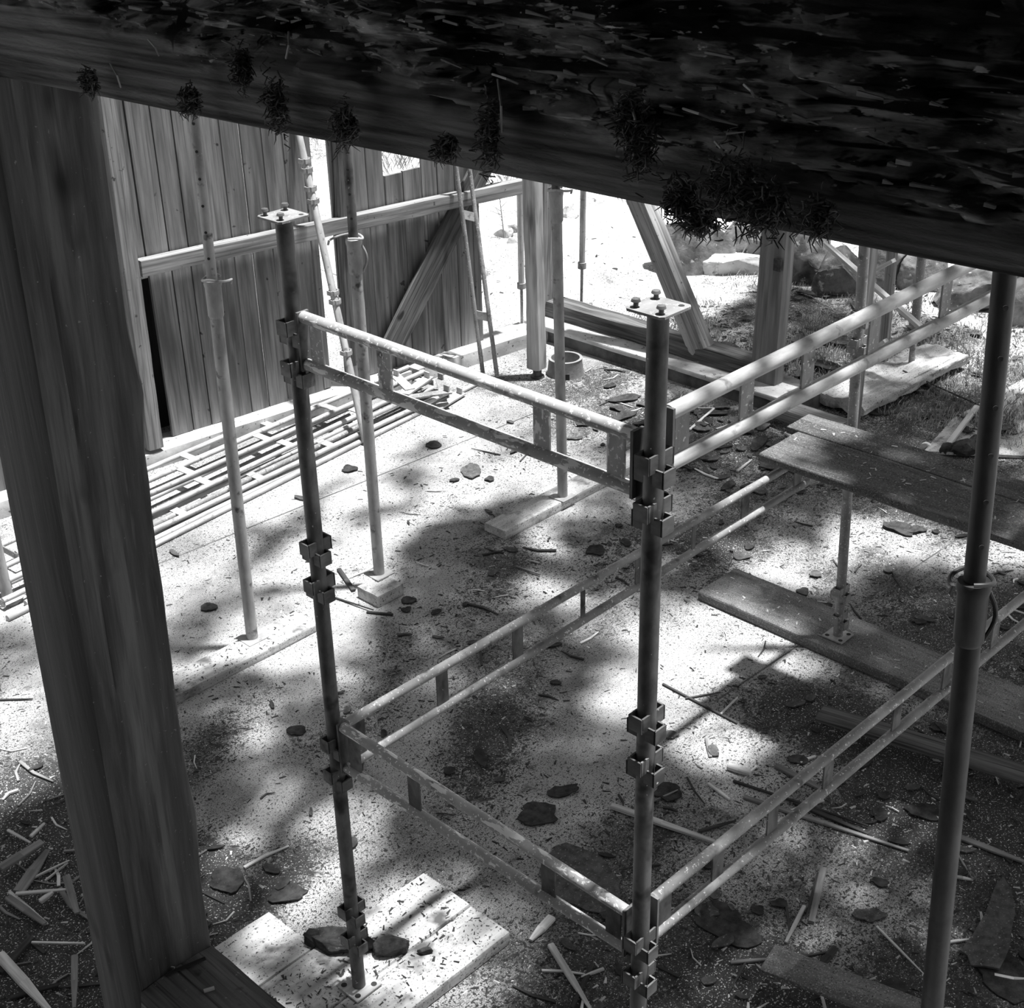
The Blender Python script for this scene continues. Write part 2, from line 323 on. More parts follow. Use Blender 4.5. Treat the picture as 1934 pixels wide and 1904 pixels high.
# board wall, left, on its footing
WA = fl(310, 830, .12); WB = fl(915, 640, .12); WD = (WB - WA); WD.z = 0; WD.normalize(); WN = Vector((WD.y, -WD.x, 0))   # WN faces the yard
if WN.y > 0: WN = -WN
def wp(x, y, off=0): return pl(x, y, WA + WN * off, WN)            # a point of the wall's plane
def ws(p): return (p - WA).dot(WD)                                 # distance along the wall
def wat(s, z, off=0): q = WA + WD * s + WN * off; q.z = z; return q
mb = MB(); s = ws(wp(327, 828)); mb.bar(wat(s - .10, 1.2, -.02), wat(s - .10, 3.1, -.02), .02, .19, up=WD); sx0 = ws(wp(625, 693)); sx1 = ws(wp(653, 690)); wl0 = ws(wp(722, 300)); wl1 = ws(wp(806, 300)); send = ws(wp(915, 640)); i = 0
random.seed(5)
ztop_short = wp(725, 335).z
while s < send - .02:
    wd = random.choice((.135, .15, .158, .142)); e = min(s + wd, send)
    if s < sx0 < e: e = sx0
    if sx0 <= s < sx1: s = sx1; continue
    zt = 3.1
    mid = (s + e) / 2
    if wl0 < mid < wl1: zt = ztop_short + .05 * (mid - wl0)
    if mid >= wl1: zt = 2.1
    gap = .006 + .004 * random.random(); tilt = random.uniform(-.003, .003); th = random.uniform(.018, .026)
    z0 = .115 + random.uniform(-.015, .01)
    if s > .05 or True:
        mb.bar(wat(mid, z0, -.02 + tilt), wat(mid + tilt, zt, -.02 - tilt), th, e - s - gap, up=WD, bev=.002)
    s = e; i += 1
for kk in range(9):                                                # boards left of the slit, behind the near post
    mb.bar(wat(-.33 - .15 * kk, .11, -.02), wat(-.33 - .15 * kk, 3.1, -.02), .022, .142, up=WD)
struct(mb, 'wall_left', M['board'])
mb = MB(); mb.bar(wat(-.9, -.0, -.45), wat(-.9, 3.1, -.45), .03, 2.6, up=WD); mb.bar(wat(-1.9, 3.1, -.24), wat(.5, 3.1, -.24), .5, .03); mb.bar(wat(.3, 0, -.25), wat(.3, 3.1, -.25), .42, .03, up=WD)
struct(mb, 'wall_back', M['dark_board'])
# footing of the board wall (pale, dusty)
mb = MB(); mb.beam(wat(-1.6, .045, .0), wat(3.42, .045, .0), .26, .13, segs=60, rough=.008, seed=3, corner=.03); struct(mb, 'trim_3', M['concrete'])
# plinth along the far side, dark inner face with a pale ledge
random.seed(8)
mb = MB(); mb.beam((5.52, 5.48, .0), (5.52, 2.95, .0), .40, .22, segs=60, rough=.010, seed=4, corner=.04); struct(mb, 'trim_4', M['concrete_dark'])
mb = MB(); mb.beam((5.42, 5.45, .112), (5.42, 3.1, .112), .26, .035, segs=60, rough=.006, seed=6, corner=.05); struct(mb, 'trim_5', M['concrete'])

# loft shell added around the viewer, sized to keep daylight off the near timbers
mb = MB(); mb.box((-4.9, -.4, 4.4), (.12, 9.2, 8.8)); struct(mb, 'shade_wall_behind', M['dark_board'])
mb = MB(); mb.box((-3.1, -4.6, 4.4), (3.7, .12, 8.8)); struct(mb, 'shade_wall_right', M['dark_board'])
mb = MB(); mb.box((-2.45, -1.6, 5.0), (5.2, 5.9, .08)); struct(mb, 'shade_ceiling', M['dark_board'])

# ================================================================ NEAR TIMBER FRAME
def timber_thing(name, mb, m, label, cat, group=None): return solo(mb, name, m, label, cat, group)
# top plate: sawn lower face, waney bark upper face
P0 = on_x(0, 145, -1.2); P1 = on_x(1934, 525, -1.2)
dd = (P1 - P0).normalized(); A0 = P0 - dd * 1.6; A1 = P1 + dd * 1.0; LN = (A1 - A0).length
plate = thing('top_plate_beam', A0 + Vector((.1, 0, 0)), 'huge dark waney-edged beam running across the top of the view', 'beam')
mb = MB(); segs = 420; prof = []
for i in range(26): prof.append((0, .125 * i / 26, 'b'))            # sawn face
for i in range(54):
    t = i / 54; prof.append((.012 * math.sin(t * 3) + .10 * t ** 2.2, .125 + .30 * t, 'b'))
for i in range(8): prof.append((.10 + .14 * i / 8, .425, 'b'))
prof += [(.24, .42, 'x'), (.24, .2, 'x'), (.24, .0, 'x')]
for i in range(1, 8): prof.append((.24 - .24 * i / 8, -.004, 'u'))
n = len(prof); vs = []; gs = []; side = Vector((1, 0, 0))
for i in range(segs + 1):
    s_ = LN * i / segs; p = A0 + dd * s_
    edge = .175 - .045 * s_ + .03 * fbm((s_ * 1.3, 0, 0), 3, 12)
    for (x, z, k) in prof:
        dn = 0
        if k == 'f' or (k == 'b' and z < edge):
            dn = .0025 * fbm((s_ * 3, z * 50, 1), 3, 2) + .002 * nz((s_ * 1.2, z * 4, 0), 6)
        elif k == 'b':
            q = (s_ * 4.5, z * 42, 0)
            r1 = 1 - abs(fbm(q, 4, 4)) * 1.6; r2 = fbm((s_ * 9, z * 75, 2), 4, 8)
            blk = noise.cell(Vector((s_ * 7 + nz((s_*3, z*20, 0)) * .8, z * 36 + nz((s_ * 4, z * 9, 0), 2) * 1.2, 0)))
            deep = max(0, fbm((s_ * 1.1, z * 6, 0), 3, 21) - .05)
            dn = .014 * r1 + .010 * r2 + .013 * blk - .030 * min(1, deep * 2.2) - .004
            dn *= min(1, (z - edge) / .015 + .2) if z - edge < .015 else 1
        elif k == 'u': dn = -.004 * fbm((s_ * 3, x * 9, 0), 3, 3)
        q = p + side * (x - (dn if k in 'fb' else 0)) + Vector((0, 0, z + (dn if k == 'u' else 0)))
        if k in 'f' and z < .02: q += Vector((0, 0, .006 * fbm((s_ * 5, 0, 0), 3, 31)))
        vs.append(q); gs.append((s_, x * .8, z))
F = []
for i in range(segs):
    for j in range(n): F.append((i*n+j, (i+1)*n+j, (i+1)*n+(j+1) % n, i*n+(j+1) % n))
F += [tuple(range(n)), tuple(segs * n + j for j in range(n))[::-1]]
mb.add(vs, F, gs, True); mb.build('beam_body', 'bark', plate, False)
# loose bark flakes on its face and hanging moss tufts
random.seed(21); mb = MB()
for _ in range(1500):
    s_ = random.uniform(1.2, LN - .6); z = max(.01, .195 - .045 * s_) + .26 * random.random() ** .8
    if s_ > 2.75 and z > .15 - (s_ - 3) * .12 and random.random() < .93: continue
    t = max(0, (z - .125) / .3); x = .012 * math.sin(t * 3) + .10 * t ** 2.2
    c = A0 + dd * s_ + side * (x - .012 - random.random() * .012) + Vector((0, 0, z)); L_ = random.uniform(.005, .028) * random.choice((.6, 1, 1.3)); H_ = random.uniform(.0012, .0045)
    e = dd * L_ / 2 + Vector((0, 0, random.uniform(-.12, .12) * L_)); mb.bar(c - e, c + e, random.uniform(.002, .006), H_, taper=random.uniform(.2, .9))
o = mb.build('bark_flakes', mat('bark_flake', .03, .5, (9, 50, 50), 5, rough=.9, bump=.5), plate); o['kind'] = 'stuff'
def tuft(px_, py_, r, down=1.0, nn=260):
    r *= .55
    c = on_x(px_, py_, -1.21); mb = MB()
    for _ in range(nn):
        a = random.gauss(0, 1) * r; b = random.gauss(0, 1) * r * down
        p = c + dd * a + Vector((-.004 - random.random() * .016, 0, b)); q = p + Vector((random.uniform(-.010, .004), random.uniform(-.008, .008), random.uniform(-.016, .008)))
        k = (p + q) / 2 + Vector((random.uniform(-.008, .004), random.uniform(-.008, .008), 0))
        mb.tube([p, k, q], [.0009, .0008, .0003], 4)
    for _ in range(int(nn / 5)):
        a = random.gauss(0, .8) * r; b = random.gauss(0, .8) * r * down; p = c + dd * a + Vector((-.006, 0, b))
        e = Vector((random.uniform(-.003, .002), random.uniform(-.004, .004), random.uniform(-.005, .005))); mb.bar(p - e, p + e, .002, .004, taper=.5)
    return mb.build('moss_tuft', 'moss', plate)
for (x, y, r, d) in ((538, 195, .013, 2.0), (668, 232, .013, 1.4), (376, 185, .009, 1.6), (474, 120, .006, 3), (940, 240, .008, 4), (1225, 255, .016, 1.8), (1300, 370, .014, 1.2), (1400, 345, .030, 1.0), (1460, 385, .024, .8), (1200, 215, .01, 1.5), (1560, 400, .012, 1), (185, 150, .006, 2), (1340, 410, .01, .8), (860, 270, .007, 1.2)):
    tuft(x, y, r, d)
mb = MB()
for (a, b) in (((940, 150), (947, 250)), ((1190, 190), (1202, 256)), ((1405, 160), (1425, 183)), ((545, 60), (540, 110)), ((208, 120), (228, 165)), ((1290, 205), (1345, 225)), ((930, 140), (978, 158)), ((1350, 268), (1366, 292)), ((280, 75), (300, 105))):
    mb.tube([on_x(*a, -1.22), on_x((a[0] + b[0]) / 2 + 3, (a[1] + b[1]) / 2, -1.235), on_x(*b, -1.22)], .0012, 5)
o = mb.build('straw_wisps', 'twig', plate); o['kind'] = 'stuff'

# near post
pr_ = [on_x(187, 185, -1.03), on_x(400, 1780, -1.03)]; plf = [on_x(28, 650, -1.215), on_x(235, 1840, -1.215)]
mb = MB(); segs = 150; vs = []; gs = []; ring = []
zt, zb = P0.z + .005, .0
K = 26
def pyf(z): return .335 + (3.49 - z) * .045     # -y face runs slightly out of plumb
for i in range(segs + 1):
    z = zb + (zt - zb) * i / segs
    yf = pyf(z); th = .20; rr = []
    bump = .010 * max(0, 1 - abs(z - 1.98) / .16) + .012 * max(0, 1 - abs(z - 2.97) / .12)
    for j in range(K): t = j / K; rr.append((-1.215 + (.185 + bump) * t, yf + .0015 * nz((z * 9, t * 22, 0), 4) + .004 * fbm((z * 2.4, t * 2, 0), 3, 8) - .004 * max(0, 1 - abs(t - .28 - .04 * nz((z * 1.6, 0, 0), 7)) / .02) * -1))
    x1 = -1.03 + bump + .006 * fbm((z * 3.2, 0, 0), 4, 11)
    rr = [(x if j_ < K - 3 else x, y) for j_, (x, y) in enumerate(rr)]
    rr += [(x1 - .004, yf + .004), (x1, yf + .02), (x1 + .004, yf + .1), (x1 - .005, yf + th), (-1.1, yf + th), (-1.215, yf + th), (-1.222, yf + .12), (-1.219, yf + .02), (-1.216, yf + .004)]
    for (x, y) in rr: vs.append((x, y, z)); gs.append((z, x + 3, y))
n = len(vs) // (segs + 1)
F = [(i*n+j, i*n+(j+1) % n, (i+1)*n+(j+1) % n, (i+1)*n+j) for i in range(segs) for j in range(n)] + [tuple(range(n))[::-1], tuple(segs*n+j for j in range(n))]
mb.add(vs, F, gs, True)
solo(mb, 'timber_post', mat('near_post_wood', .035, .13, (1.1, 15, 15), 8, pos=(.36, .64), rough=.75, bump=.6, bdist=.006, streak=(.035, (.55, 9, 9), .55, .70), speck=[(.05, (1.2, 75, 75), .50, .70), (.14, (1.6, 60, 60), .62, .76), (.012, (2.2, 5, 5), .62, .70), (.2, 90, .70, .73)]), 'massive dark knotted timber post standing at the left, nearest the viewer', 'post')
# tie rail housed into the post
ry0 = pyf(1.6) - .002; mb = MB(); mb.beam((-1.125, ry0, 1.51), (-1.13, -2.6, 1.51), .195, .18, segs=90, rough=.008, seed=14, corner=.06)
solo(mb, 'tie_rail', mat('rail_wood', .07, .24, (1.4, 18, 18), 8, rough=.85, bump=.5, bdist=.004, streak=(.04, (.7, 10, 10), .56, .68), speck=[(.04, (1.5, 80, 80), .50, .66), (.05, 12, .62, .7), (.3, 120, .68, .72)]), 'dark horizontal timber rail running from the near post to the bottom edge', 'beam')

# ================================================================ SCAFFOLD
def cup(mb, c, d, w_=.042, prot=.023, hh=.042, t=.005):
    """a U shaped steel cup welded to a tube at c, opening upwards, facing d"""
    d = Vector(d); s = Vector((-d.y, d.x, 0)); r0 = .020
    o = c + d * (r0 + prot); mb.bar(o - s * w_ / 2, o + s * w_ / 2, t, hh)
    for k in (-1, 1):
        a = c + s * k * (w_ / 2 - t / 2) + d * (r0 * .6); mb.bar(a, a + d * (prot + r0 * .4), t, hh)
def standard(name, pa, pb, cups, label, capz=None, footz=0.0, m='steel_dark', cups_above=True, foot=True):
    """scaffold upright through two surveyed axis points"""
    pa = Vector(pa); pb = Vector(pb); d = (pa - pb) / (pa.z - pb.z)
    def at(z): return pb + d * (z - pb.z)
    top = at(capz if capz else 3.2); bot = at(footz)
    root = thing(name, bot, label, 'scaffold post')
    mb = MB(); mb.tube([bot + Vector((0, 0, .006)), at((capz or 3.2) * .5), top], .0242, 24); mb.build('tube', m, root)
    for z in cups:
        mb = MB(); c = at(z)
        cup(mb, c, (-1, 0, 0)); cup(mb, c, (1, 0, 0)); c2 = at(z - .035); cup(mb, c2, (0, -1, 0)); cup(mb, c2, (0, 1, 0))
        mb.build('coupling_cup', m, root)
    if capz:
        c = top; mb = MB(); h = .052; q = .008
        poly = [(c.x - h, c.y - h + q), (c.x - h + q, c.y - h), (c.x + h - q, c.y - h), (c.x + h, c.y - h + q), (c.x + h, c.y + h - q), (c.x + h - q, c.y + h), (c.x - h + q, c.y + h), (c.x - h, c.y + h - q)]
        mb.slab(poly, c.z, c.z + .006); pe = mb.build('head_plate', 'steel_mid', root)
        for k, (sx, sy) in enumerate(((-1, -1), (1, -1), (1, 1), (-1, 1))):
            bx, by = c.x + sx * .034, c.y + sy * .034
            if k == 1:
                mb = MB(); mb.tube([(bx, by, c.z + .0055), (bx, by, c.z + .0066)], .007, 14); mb.build('bolt_hole', 'felt', pe)
            else:
                mb = MB(); mb.tube([(bx, by, c.z + .006), (bx, by, c.z + .009), (bx + .001, by, c.z + .018)], [.0055, .0055, .0055], 10)
                mb.tube([(bx, by, c.z + .016), (bx, by, c.z + .019), (bx, by, c.z + .025), (bx, by, c.z + .027)], [.006, .011, .009, .003], 12); mb.build('bolt', 'steel_dark', pe)
    if foot:
        c = bot; h = .058; mb = MB()
        mb.slab([(c.x - h, c.y - h), (c.x + h, c.y - h), (c.x + h, c.y + h), (c.x - h, c.y + h)], footz, footz + .007); pe = mb.build('foot_plate', 'steel_light', root)
        for sx in (-1, 1):
            for sy in (-1, 1):
                mb = MB(); mb.tube([(c.x + sx * .038, c.y + sy * .038, footz + .0065), (c.x + sx * .038, c.y + sy * .038, footz + .0078)], .011, 12); mb.build('plate_hole', 'felt', pe)
    return root, at
CZ = (2.575, 2.455, 1.875, 1.745, 1.15, 1.025, .43, .30)
_, atA = standard('scaffold_standard', near(541, 470, 0, 1.276), near(676, 1839, 0, 1.276), [z + .01 for z in CZ], 'dark scaffold post left of the bay, standing on pale planks at the bottom', 2.89, .068)
_, atB = standard('scaffold_standard', near(1243.3, 597, 0, 0), near(1206, 1887, 0, 0), CZ, 'middle dark scaffold post with bolted square head plate, crossing the centre of the view', 2.925, 0.0)
_, atD = standard('scaffold_standard', near(1626.5, 556, 3.11, 1.30), near(1583, 1190, 3.11, 1.30), (1.75, 1.62, .325, .17), 'scaffold post behind the raised platform, its square foot plate on the floor plank', None, .058, 'steel_mid')
_, atE = standard('scaffold_standard', (3.11, 0, 2.9), (3.11, 0, .1), (2.575, 2.455, 1.15, 1.025), 'far right scaffold post at the edge of the frame', 2.95, 0.0)

def ladder(name, ta, tb, la, lb, webs, label, m, rt=.017, plates=(1, 1), thin=(), wm=None, webw=.052, endp=.04):
    """ladder beam: top tube ta-tb, lower tube la-lb, flat webs at distances along it"""
    ta, tb, la, lb = map(Vector, (ta, tb, la, lb)); ln = (tb - ta).length; root = thing(name, la, label, 'scaffold beam', None)
    mb = MB(); mb.tube([ta, tb], rt, 18); mb.build('top_tube', m, root)
    mb = MB(); mb.tube([la, lb], rt, 18); mb.build('bottom_tube', m, root)
    d = (tb - ta).normalized()
    for i, s in enumerate(webs):
        a = ta + (tb - ta) * (s / ln); b = la + (lb - la) * (s / ln); v = (b - a).normalized(); q = rt * .75
        mb = MB(); ww = .022 if i in thin else webw; mb.bar(a + v * q, b - v * q, ww, .006, up=d.cross(v)); mb.build('web_plate', wm or m, root)
    for k, (a, b, sg) in enumerate(((ta, la, 1), (tb, lb, -1))):
        if not plates[k]: continue
        v = (b - a).normalized(); mb = MB(); e = d * sg * .004
        mb.bar(a - v * .016 - e, b + v * .016 - e, .008, endp, up=d.cross(v).cross(v) * -1 if 0 else d.cross(v))
        h = a.lerp(b, .75) - e - d * sg * .012; mb.bar(h, h + v * .07, .020, .010, up=d.cross(v)); mb.build('end_hook', 'steel_dark', root)
    return root
Y1 = 1.276
def seg(pa, pb, s0, s1, ax):                                     # line through two points, cut at two coordinates
    pa, pb = Vector(pa), Vector(pb); f = lambda s: pa + (pb - pa) * ((s - pa[ax]) / (pb[ax] - pa[ax])); return f(s0), f(s1)
g = .05
t = seg(on_x(573.5, 599, 0), on_x(1143, 801, 0), Y1 - g, g, 1); l = seg(on_x(573.5, 685.5, 0), on_x(1051, 867.5, 0), Y1 - g, g, 1)
ladder('ladder_beam', t[0], t[1], l[0], l[1], (.05, .33, .89, 1.12), 'plaster-splashed ladder beam joining the two front posts, upper of the pair', 'steel_splat', wm='steel_splat')
t = seg(on_x(649, 1374.5, 0), on_x(1087, 1658.5, 0), Y1 - g, g, 1); l = seg(on_x(646, 1443, 0), on_x(1087, 1728, 0), Y1 - g, g, 1)
ladder('ladder_beam', t[0], t[1], l[0], l[1], (.05, .33, .89, 1.13), 'plaster-splashed ladder beam joining the two front posts, lower of the pair', 'steel_splat', wm='steel_dark')
t = seg(on_y(1273.5, 774, 0), on_y(1767.6, 531, 0), g, 3.06, 0); l = seg(on_y(1273.5, 871, 0), on_y(1850, 572, 0), g, 3.06, 0)
ladder('ladder_beam', t[0], t[1], l[0], l[1], (.05, .30, .56, .87, 1.25, 1.6, 1.95, 2.3, 2.65, 2.95), 'bright sunlit ladder beam rising from the middle post to the upper right', 'steel_light', wm='steel_mid', rt=.019)
t = seg(on_y(1272, 1668, 0), on_y(1621, 1382.5, 0), g, 3.06, 0); l = seg(on_y(1272, 1733, 0), on_y(1637, 1427, 0), g, 3.06, 0)
ladder('ladder_beam', t[0], t[1], l[0], l[1], (.05, .29, .56, .86, 1.27, 1.6, 1.95, 2.3, 2.65, 2.95), 'speckled ladder beam from the foot of the middle post to the right edge', 'steel_mid', wm='steel_dark')
t = seg(on_y(744.8, 1312.8, Y1), on_y(1397, 934.7, Y1), g, 3.06, 0); l = seg(on_y(853, 1325.5, Y1), on_y(1397, 988, Y1), g, 3.06, 0)
ladder('ladder_beam', t[0], t[1], l[0], l[1], (.05, .43, .81, 1.17, 1.51, 1.86, 2.22, 2.62, 2.95), 'long ladder beam from the left post to the platform, passing behind the middle post', 'steel_mid', thin=(3, 5), wm='steel_dark')

# raised platform boards lying across two ladder beams
zp = 1.262
a1, a2, b1 = fl(1450, 888, zp + .03), fl(1565, 812, zp + .03), fl(1850, 1003, zp + .03)
def plank(name, x0, x1, y0, y1, z0, th, m, label, seed, rough=.004, cat='plank', group=None, skew=0, corner=.05):
    mb = MB(); xm = (x0 + x1) / 2; mb.beam((xm, y0, z0 + th / 2), (xm + skew, y1, z0 + th / 2), abs(x1 - x0), th, segs=50, k=8, rough=rough, seed=seed, corner=corner)
    return solo(mb, name, m, label, cat, group)
plank('platform_board', 2.43, 2.74, 1.33, -1.1, zp, .035, 'plank_dark', 'wide dusty platform board raised on the scaffold, near one of two', 31)
plank('platform_board', 2.745, 2.93, 1.40, -1.1, zp, .035, 'plank_dark', 'narrower platform board raised on the scaffold, far one of two', 32)
# floor plank under the far scaffold post and other boards
plank('floor_plank', 3.02, 3.36, 2.04, -1.6, .0, .055, 'plank_grey', 'long wide dusty plank on the slab under the far scaffold post', 33, skew=-.05)
p = fl(1535, 1355, .05); q = fl(1560, 1338, .05)
mb = MB(); pa, pb = fl(1548, 1347, .07), fl(1934, 1462, .085); pe = pb + (pb - pa) * .7
mb.beam(pa, pe, .125, .022, segs=40, k=5, rough=.003, seed=35); solo(mb, 'loose_board', 'timber', 'dark narrow loose board propped above the debris right of the lower ladder beam', 'board')
mb = MB(); pa, pb = fl(1450, 1810, .16), fl(1760, 1928, .18); pe = pb + (pb - pa) * .5
mb.beam(pa, pe, .14, .024, segs=40, k=5, rough=.003, seed=36); solo(mb, 'loose_board', 'plank_grey', 'grey loose board at the bottom right with black shade beneath it', 'board')
mm_ = pa.lerp(pe, .55); mb = MB(); mb.box((mm_.x, mm_.y, .083), (.07, .07, .166)); solo(mb, 'board_bearer', 'splinter_dark', 'dark block hidden in the shade beneath the bottom right loose board', 'block')
# two pale planks side by side under the left post
plank_x = lambda name, y0, y1, x0, x1, z0, th, m, label, seed: solo(MB().beam((x0, (y0 + y1) / 2, z0 + th / 2), (x1, (y0 + y1) / 2, z0 + th / 2), abs(y1 - y0), th, segs=50, k=8, rough=.004, seed=seed, corner=.05), name, m, label, 'plank')
plank_x('sole_plank', 1.065, 1.275, -1.5, .56, 0, .06, 'plank_white', 'pale broken-edged plank at the bottom, right one beside the left post foot', 41)
plank_x('sole_plank', 1.28, 1.55, -1.2, .565, 0, .06, 'plank_white', 'pale plank under the foot of the left scaffold post', 42)
plank_x('sole_plank', 1.56, 1.84, -1.5, .02, 0, .05, 'plank_white', 'greyer plank beside the dark lumps, left of the left post foot', 43)
plank_x('sole_plank', 3.32, 3.50, .25, 1.47, 0, .05, 'plank_white', 'white plank under the leftmost steel prop', 44)
plank_x('sole_plank', 3.27, 3.44, 2.82, 4.6, 0, .055, 'plank_white', 'pale plank with dark sawn end under the prop behind the upper ladder beam', 45)
c = fl(718, 1108, .06); mb = MB(); mb.beam((c.x - .09, c.y, .035), (c.x + .09, c.y, .035), .17, .07, segs=8, k=4, rough=.004, seed=5, corner=.05)
solo(mb, 'sole_block', 'plank_white', 'small white block under the foot of the second steel prop', 'block')

# ================================================================ STEEL PROPS
def prop(name, top, bot, zf, zc, ztop, label, m='steel_prop', side=1, ro=.030, ri=.0235, head=False, flip=False, footplate=True, hook=134, tail=.006, inner=None, hdir=1):
    """telescopic prop: outer tube below, drilled inner tube above, collar with pin and hook between"""
    top, bot = Vector(top), Vector(bot); d = (top - bot) / (top.z - bot.z)
    def at(z): return bot + d * (z - bot.z)
    root = thing(name, at(zf), label, 'steel prop'); v = d.normalized()
    mb = MB(); mb.tube([at(zf + .004), at(zc)], ro, 24); mb.build('outer_tube', m, root)
    mb = MB(); mb.tube([at(zc - .1), at(ztop)], ri, 24); it = mb.build('inner_tube', inner or m, root)
    sx = Vector((-.72, -.69, 0)) if side > 0 else Vector((-.69, -.72, 0))
    z = zc + .12; k = 0
    while z < ztop - .05 and k < 12:
        c = at(z) + sx * (ri - .001); mb = MB(); mb.tube([c, c + sx * .0018], .0065, 12); mb.build('pin_hole', 'felt', it); z += .118; k += 1
    mb = MB(); mb.tube([at(zc - .16), at(zc - .15), at(zc - .02), at(zc), at(zc + .015)], [ro + .001, ro + .006, ro + .007, ro + .011, ro + .008], 24); co_ = mb.build('collar', m, root)
    mb = MB(); pts = []
    for i in range(25):                                          # ring round the neck ending in a hook
        a = math.radians(hook) - (1 - i / 24) * math.pi * 1.75; r = ro + .014 + max(0, (i - 17)) * tail
        pts.append(at(zc + .022 + .006 * math.sin(a * 2)) + Vector((math.cos(a) * r, math.sin(a) * r, 0)))
    pts.append(pts[-1] + Vector((-.004, .004, -.02)))
    mb.tube(pts, .006, 8); mb.build('ring_hook', m, root)
    hd = Vector((.72, -.69, 0)) * hdir; hb = Vector((-.5, -.5, 0)) * .02
    mb = MB(); pts = [at(zc - .01 - .14 * i / 8) + hd * (ro + .004 + .024 * math.sin(i / 8 * math.pi)) + hb * .4 for i in range(9)]; mb.tube(pts, .006, 8); mb.build('pin_handle', m, root)
    if footplate:
        c = at(zf); h = .06; mb = MB(); mb.slab([(c.x - h, c.y - h), (c.x + h, c.y - h), (c.x + h, c.y + h), (c.x - h, c.y + h)], zf, zf + .006); mb.build('foot_plate', m, root)
    if head:
        c = at(ztop); h = .06; mb = MB(); mb.slab([(c.x - h, c.y - h), (c.x + h, c.y - h), (c.x + h, c.y + h), (c.x - h, c.y + h)], ztop, ztop + .006); mb.build('head_plate', m, root)
    return root
prop('steel_prop', near(368, 235, 1.16, 3.46), near(476, 1200, 1.16, 3.46), .05, 1.93, 3.25, 'leftmost tall steel prop with a curled hook, standing on the white plank', head=True, hook=-46, hdir=-.35)
prop('steel_prop', near(656, 295, 2.0, 3.43), near(717, 1095, 2.0, 3.43), .072, 1.93, 3.25, 'steel prop standing on the small white block before the wall opening', head=True, hook=150, tail=.011, inner='steel_dark')
prop('steel_prop', near(1051, 400, 3.35, 3.33), near(1063, 950, 3.35, 3.33), .056, 1.9, 3.25, 'steel prop on the pale plank behind the upper ladder beam', head=True, hook=-50, hdir=-.2, inner='steel_dark')
prop('steel_prop', (.633, -.468, 2.79), (.629, -.556, .827), 0.0, 2.16, 4.3, 'dark near prop at the right edge, its drilled inner tube above a rope-like ring', 'steel_black', ri=.0262, ro=.031, hook=160, tail=.003)
# partly seen prop foot left of the near post
c = fl(15, 1130, .01); prop('steel_prop', (c.x, c.y, 2.0), (c.x, c.y, .3), 0.0, 1.4, 2.4, 'prop foot with a round plate, just left of the near post', footplate=False)
mb = MB(); mb.tube([(c.x, c.y, .0), (c.x, c.y, .01)], .08, 24); o = mb.build('foot_disc', 'steel_light', bpy.data.objects[[k.name for k in COL.objects if k.type == 'EMPTY' and k.name.startswith('steel_prop')][-1]])

# prop and studs beyond the sill on the right
c = fl(1721, 690, .12); mb = MB()
root = thing('steel_prop', c, 'thin far prop standing on the rough white slab', 'steel prop'); t_ = near(1740, 495, c.x, c.y)
d_ = (t_ - c) / (t_.z - c.z); MB().tube([c + d_ * .32, c + d_ * 1.8], .032, 16).build('outer_tube', 'steel_mid', root); MB().tube([c, c + d_ * .34], .022, 14).build('inner_tube', 'steel_mid', root)
MB().tube([c + d_ * .30, c + d_ * .33], .042, 16).build('collar', 'steel_mid', root); MB().bar(c - Vector((.07, 0, -.004)), c + Vector((.07, 0, .004)), .14, .008).build('foot_plate', 'steel_mid', root)
def stud(bx, by, tx, ty, z0, w_, h_, label, m='timber_light', ext=1.0, name='timber_stud'):
    c = fl(bx, by, z0); t = near(tx, ty, c.x, c.y); t = c + (t - c) * ext
    return solo(MB().bar(c, t, w_, h_, up=(1, 0, 0), bev=.004), name, m, label, 'post')
stud(1665, 702, 1684, 490, .05, .065, .05, 'pale square timber stud among the far props, left of the thin far prop', ext=1.5)
stud(1611, 822, 1648, 470, .03, .03, .10, 'slim timber stud close behind the far scaffold post', ext=1.3)
c0 = fl(1722, 690, .1); pn = Vector((1, 0, 0)); X = 6.12
def lath(a, b, w_, h_, label, X=X, m='splinter_light', name='brace_lath'): return solo(MB().bar(on_x(*a, X), on_x(*b, X), h_, w_, up=(1, 0, 0)), name, m, label, 'brace')
lath((1556, 458), (1748, 626), .05, .025, 'long pale lath sloping down to the right among the far props')
lath((1640, 517), (1688, 492), .05, .025, 'short pale lath rising right between two far studs, upper one', X - .06)
lath((1645, 664), (1673, 643), .05, .025, 'short pale lath rising right between two far studs, lower one', X - .06)

# far thin props beyond the corner
def farprop(bx, by, tx, ty, label, z0=.0):
    c = fl(bx, by, z0); t = near(tx, ty, c.x, c.y); dd_ = (t - c) / (t.z - c.z); H = t.z - c.z
    r = thing('steel_prop', c, label, 'steel prop'); MB().tube([c + dd_ * .005, c + dd_ * (.45 * H)], .012, 12).build('inner_tube', 'steel_mid', r)
    MB().tube([c + dd_ * .40 * H, c + dd_ * .46 * H], .034, 14).build('collar', 'steel_mid', r); MB().tube([c + dd_ * .45 * H, c + dd_ * (H + .9)], .024, 14).build('outer_tube', 'steel_light', r)
farprop(1098, 582, 1101, 390, 'thin far prop standing alone on the bright yard', .15)
farprop(986, 612, 983, 440, 'thin far prop just left of the hanging corner log', .1)

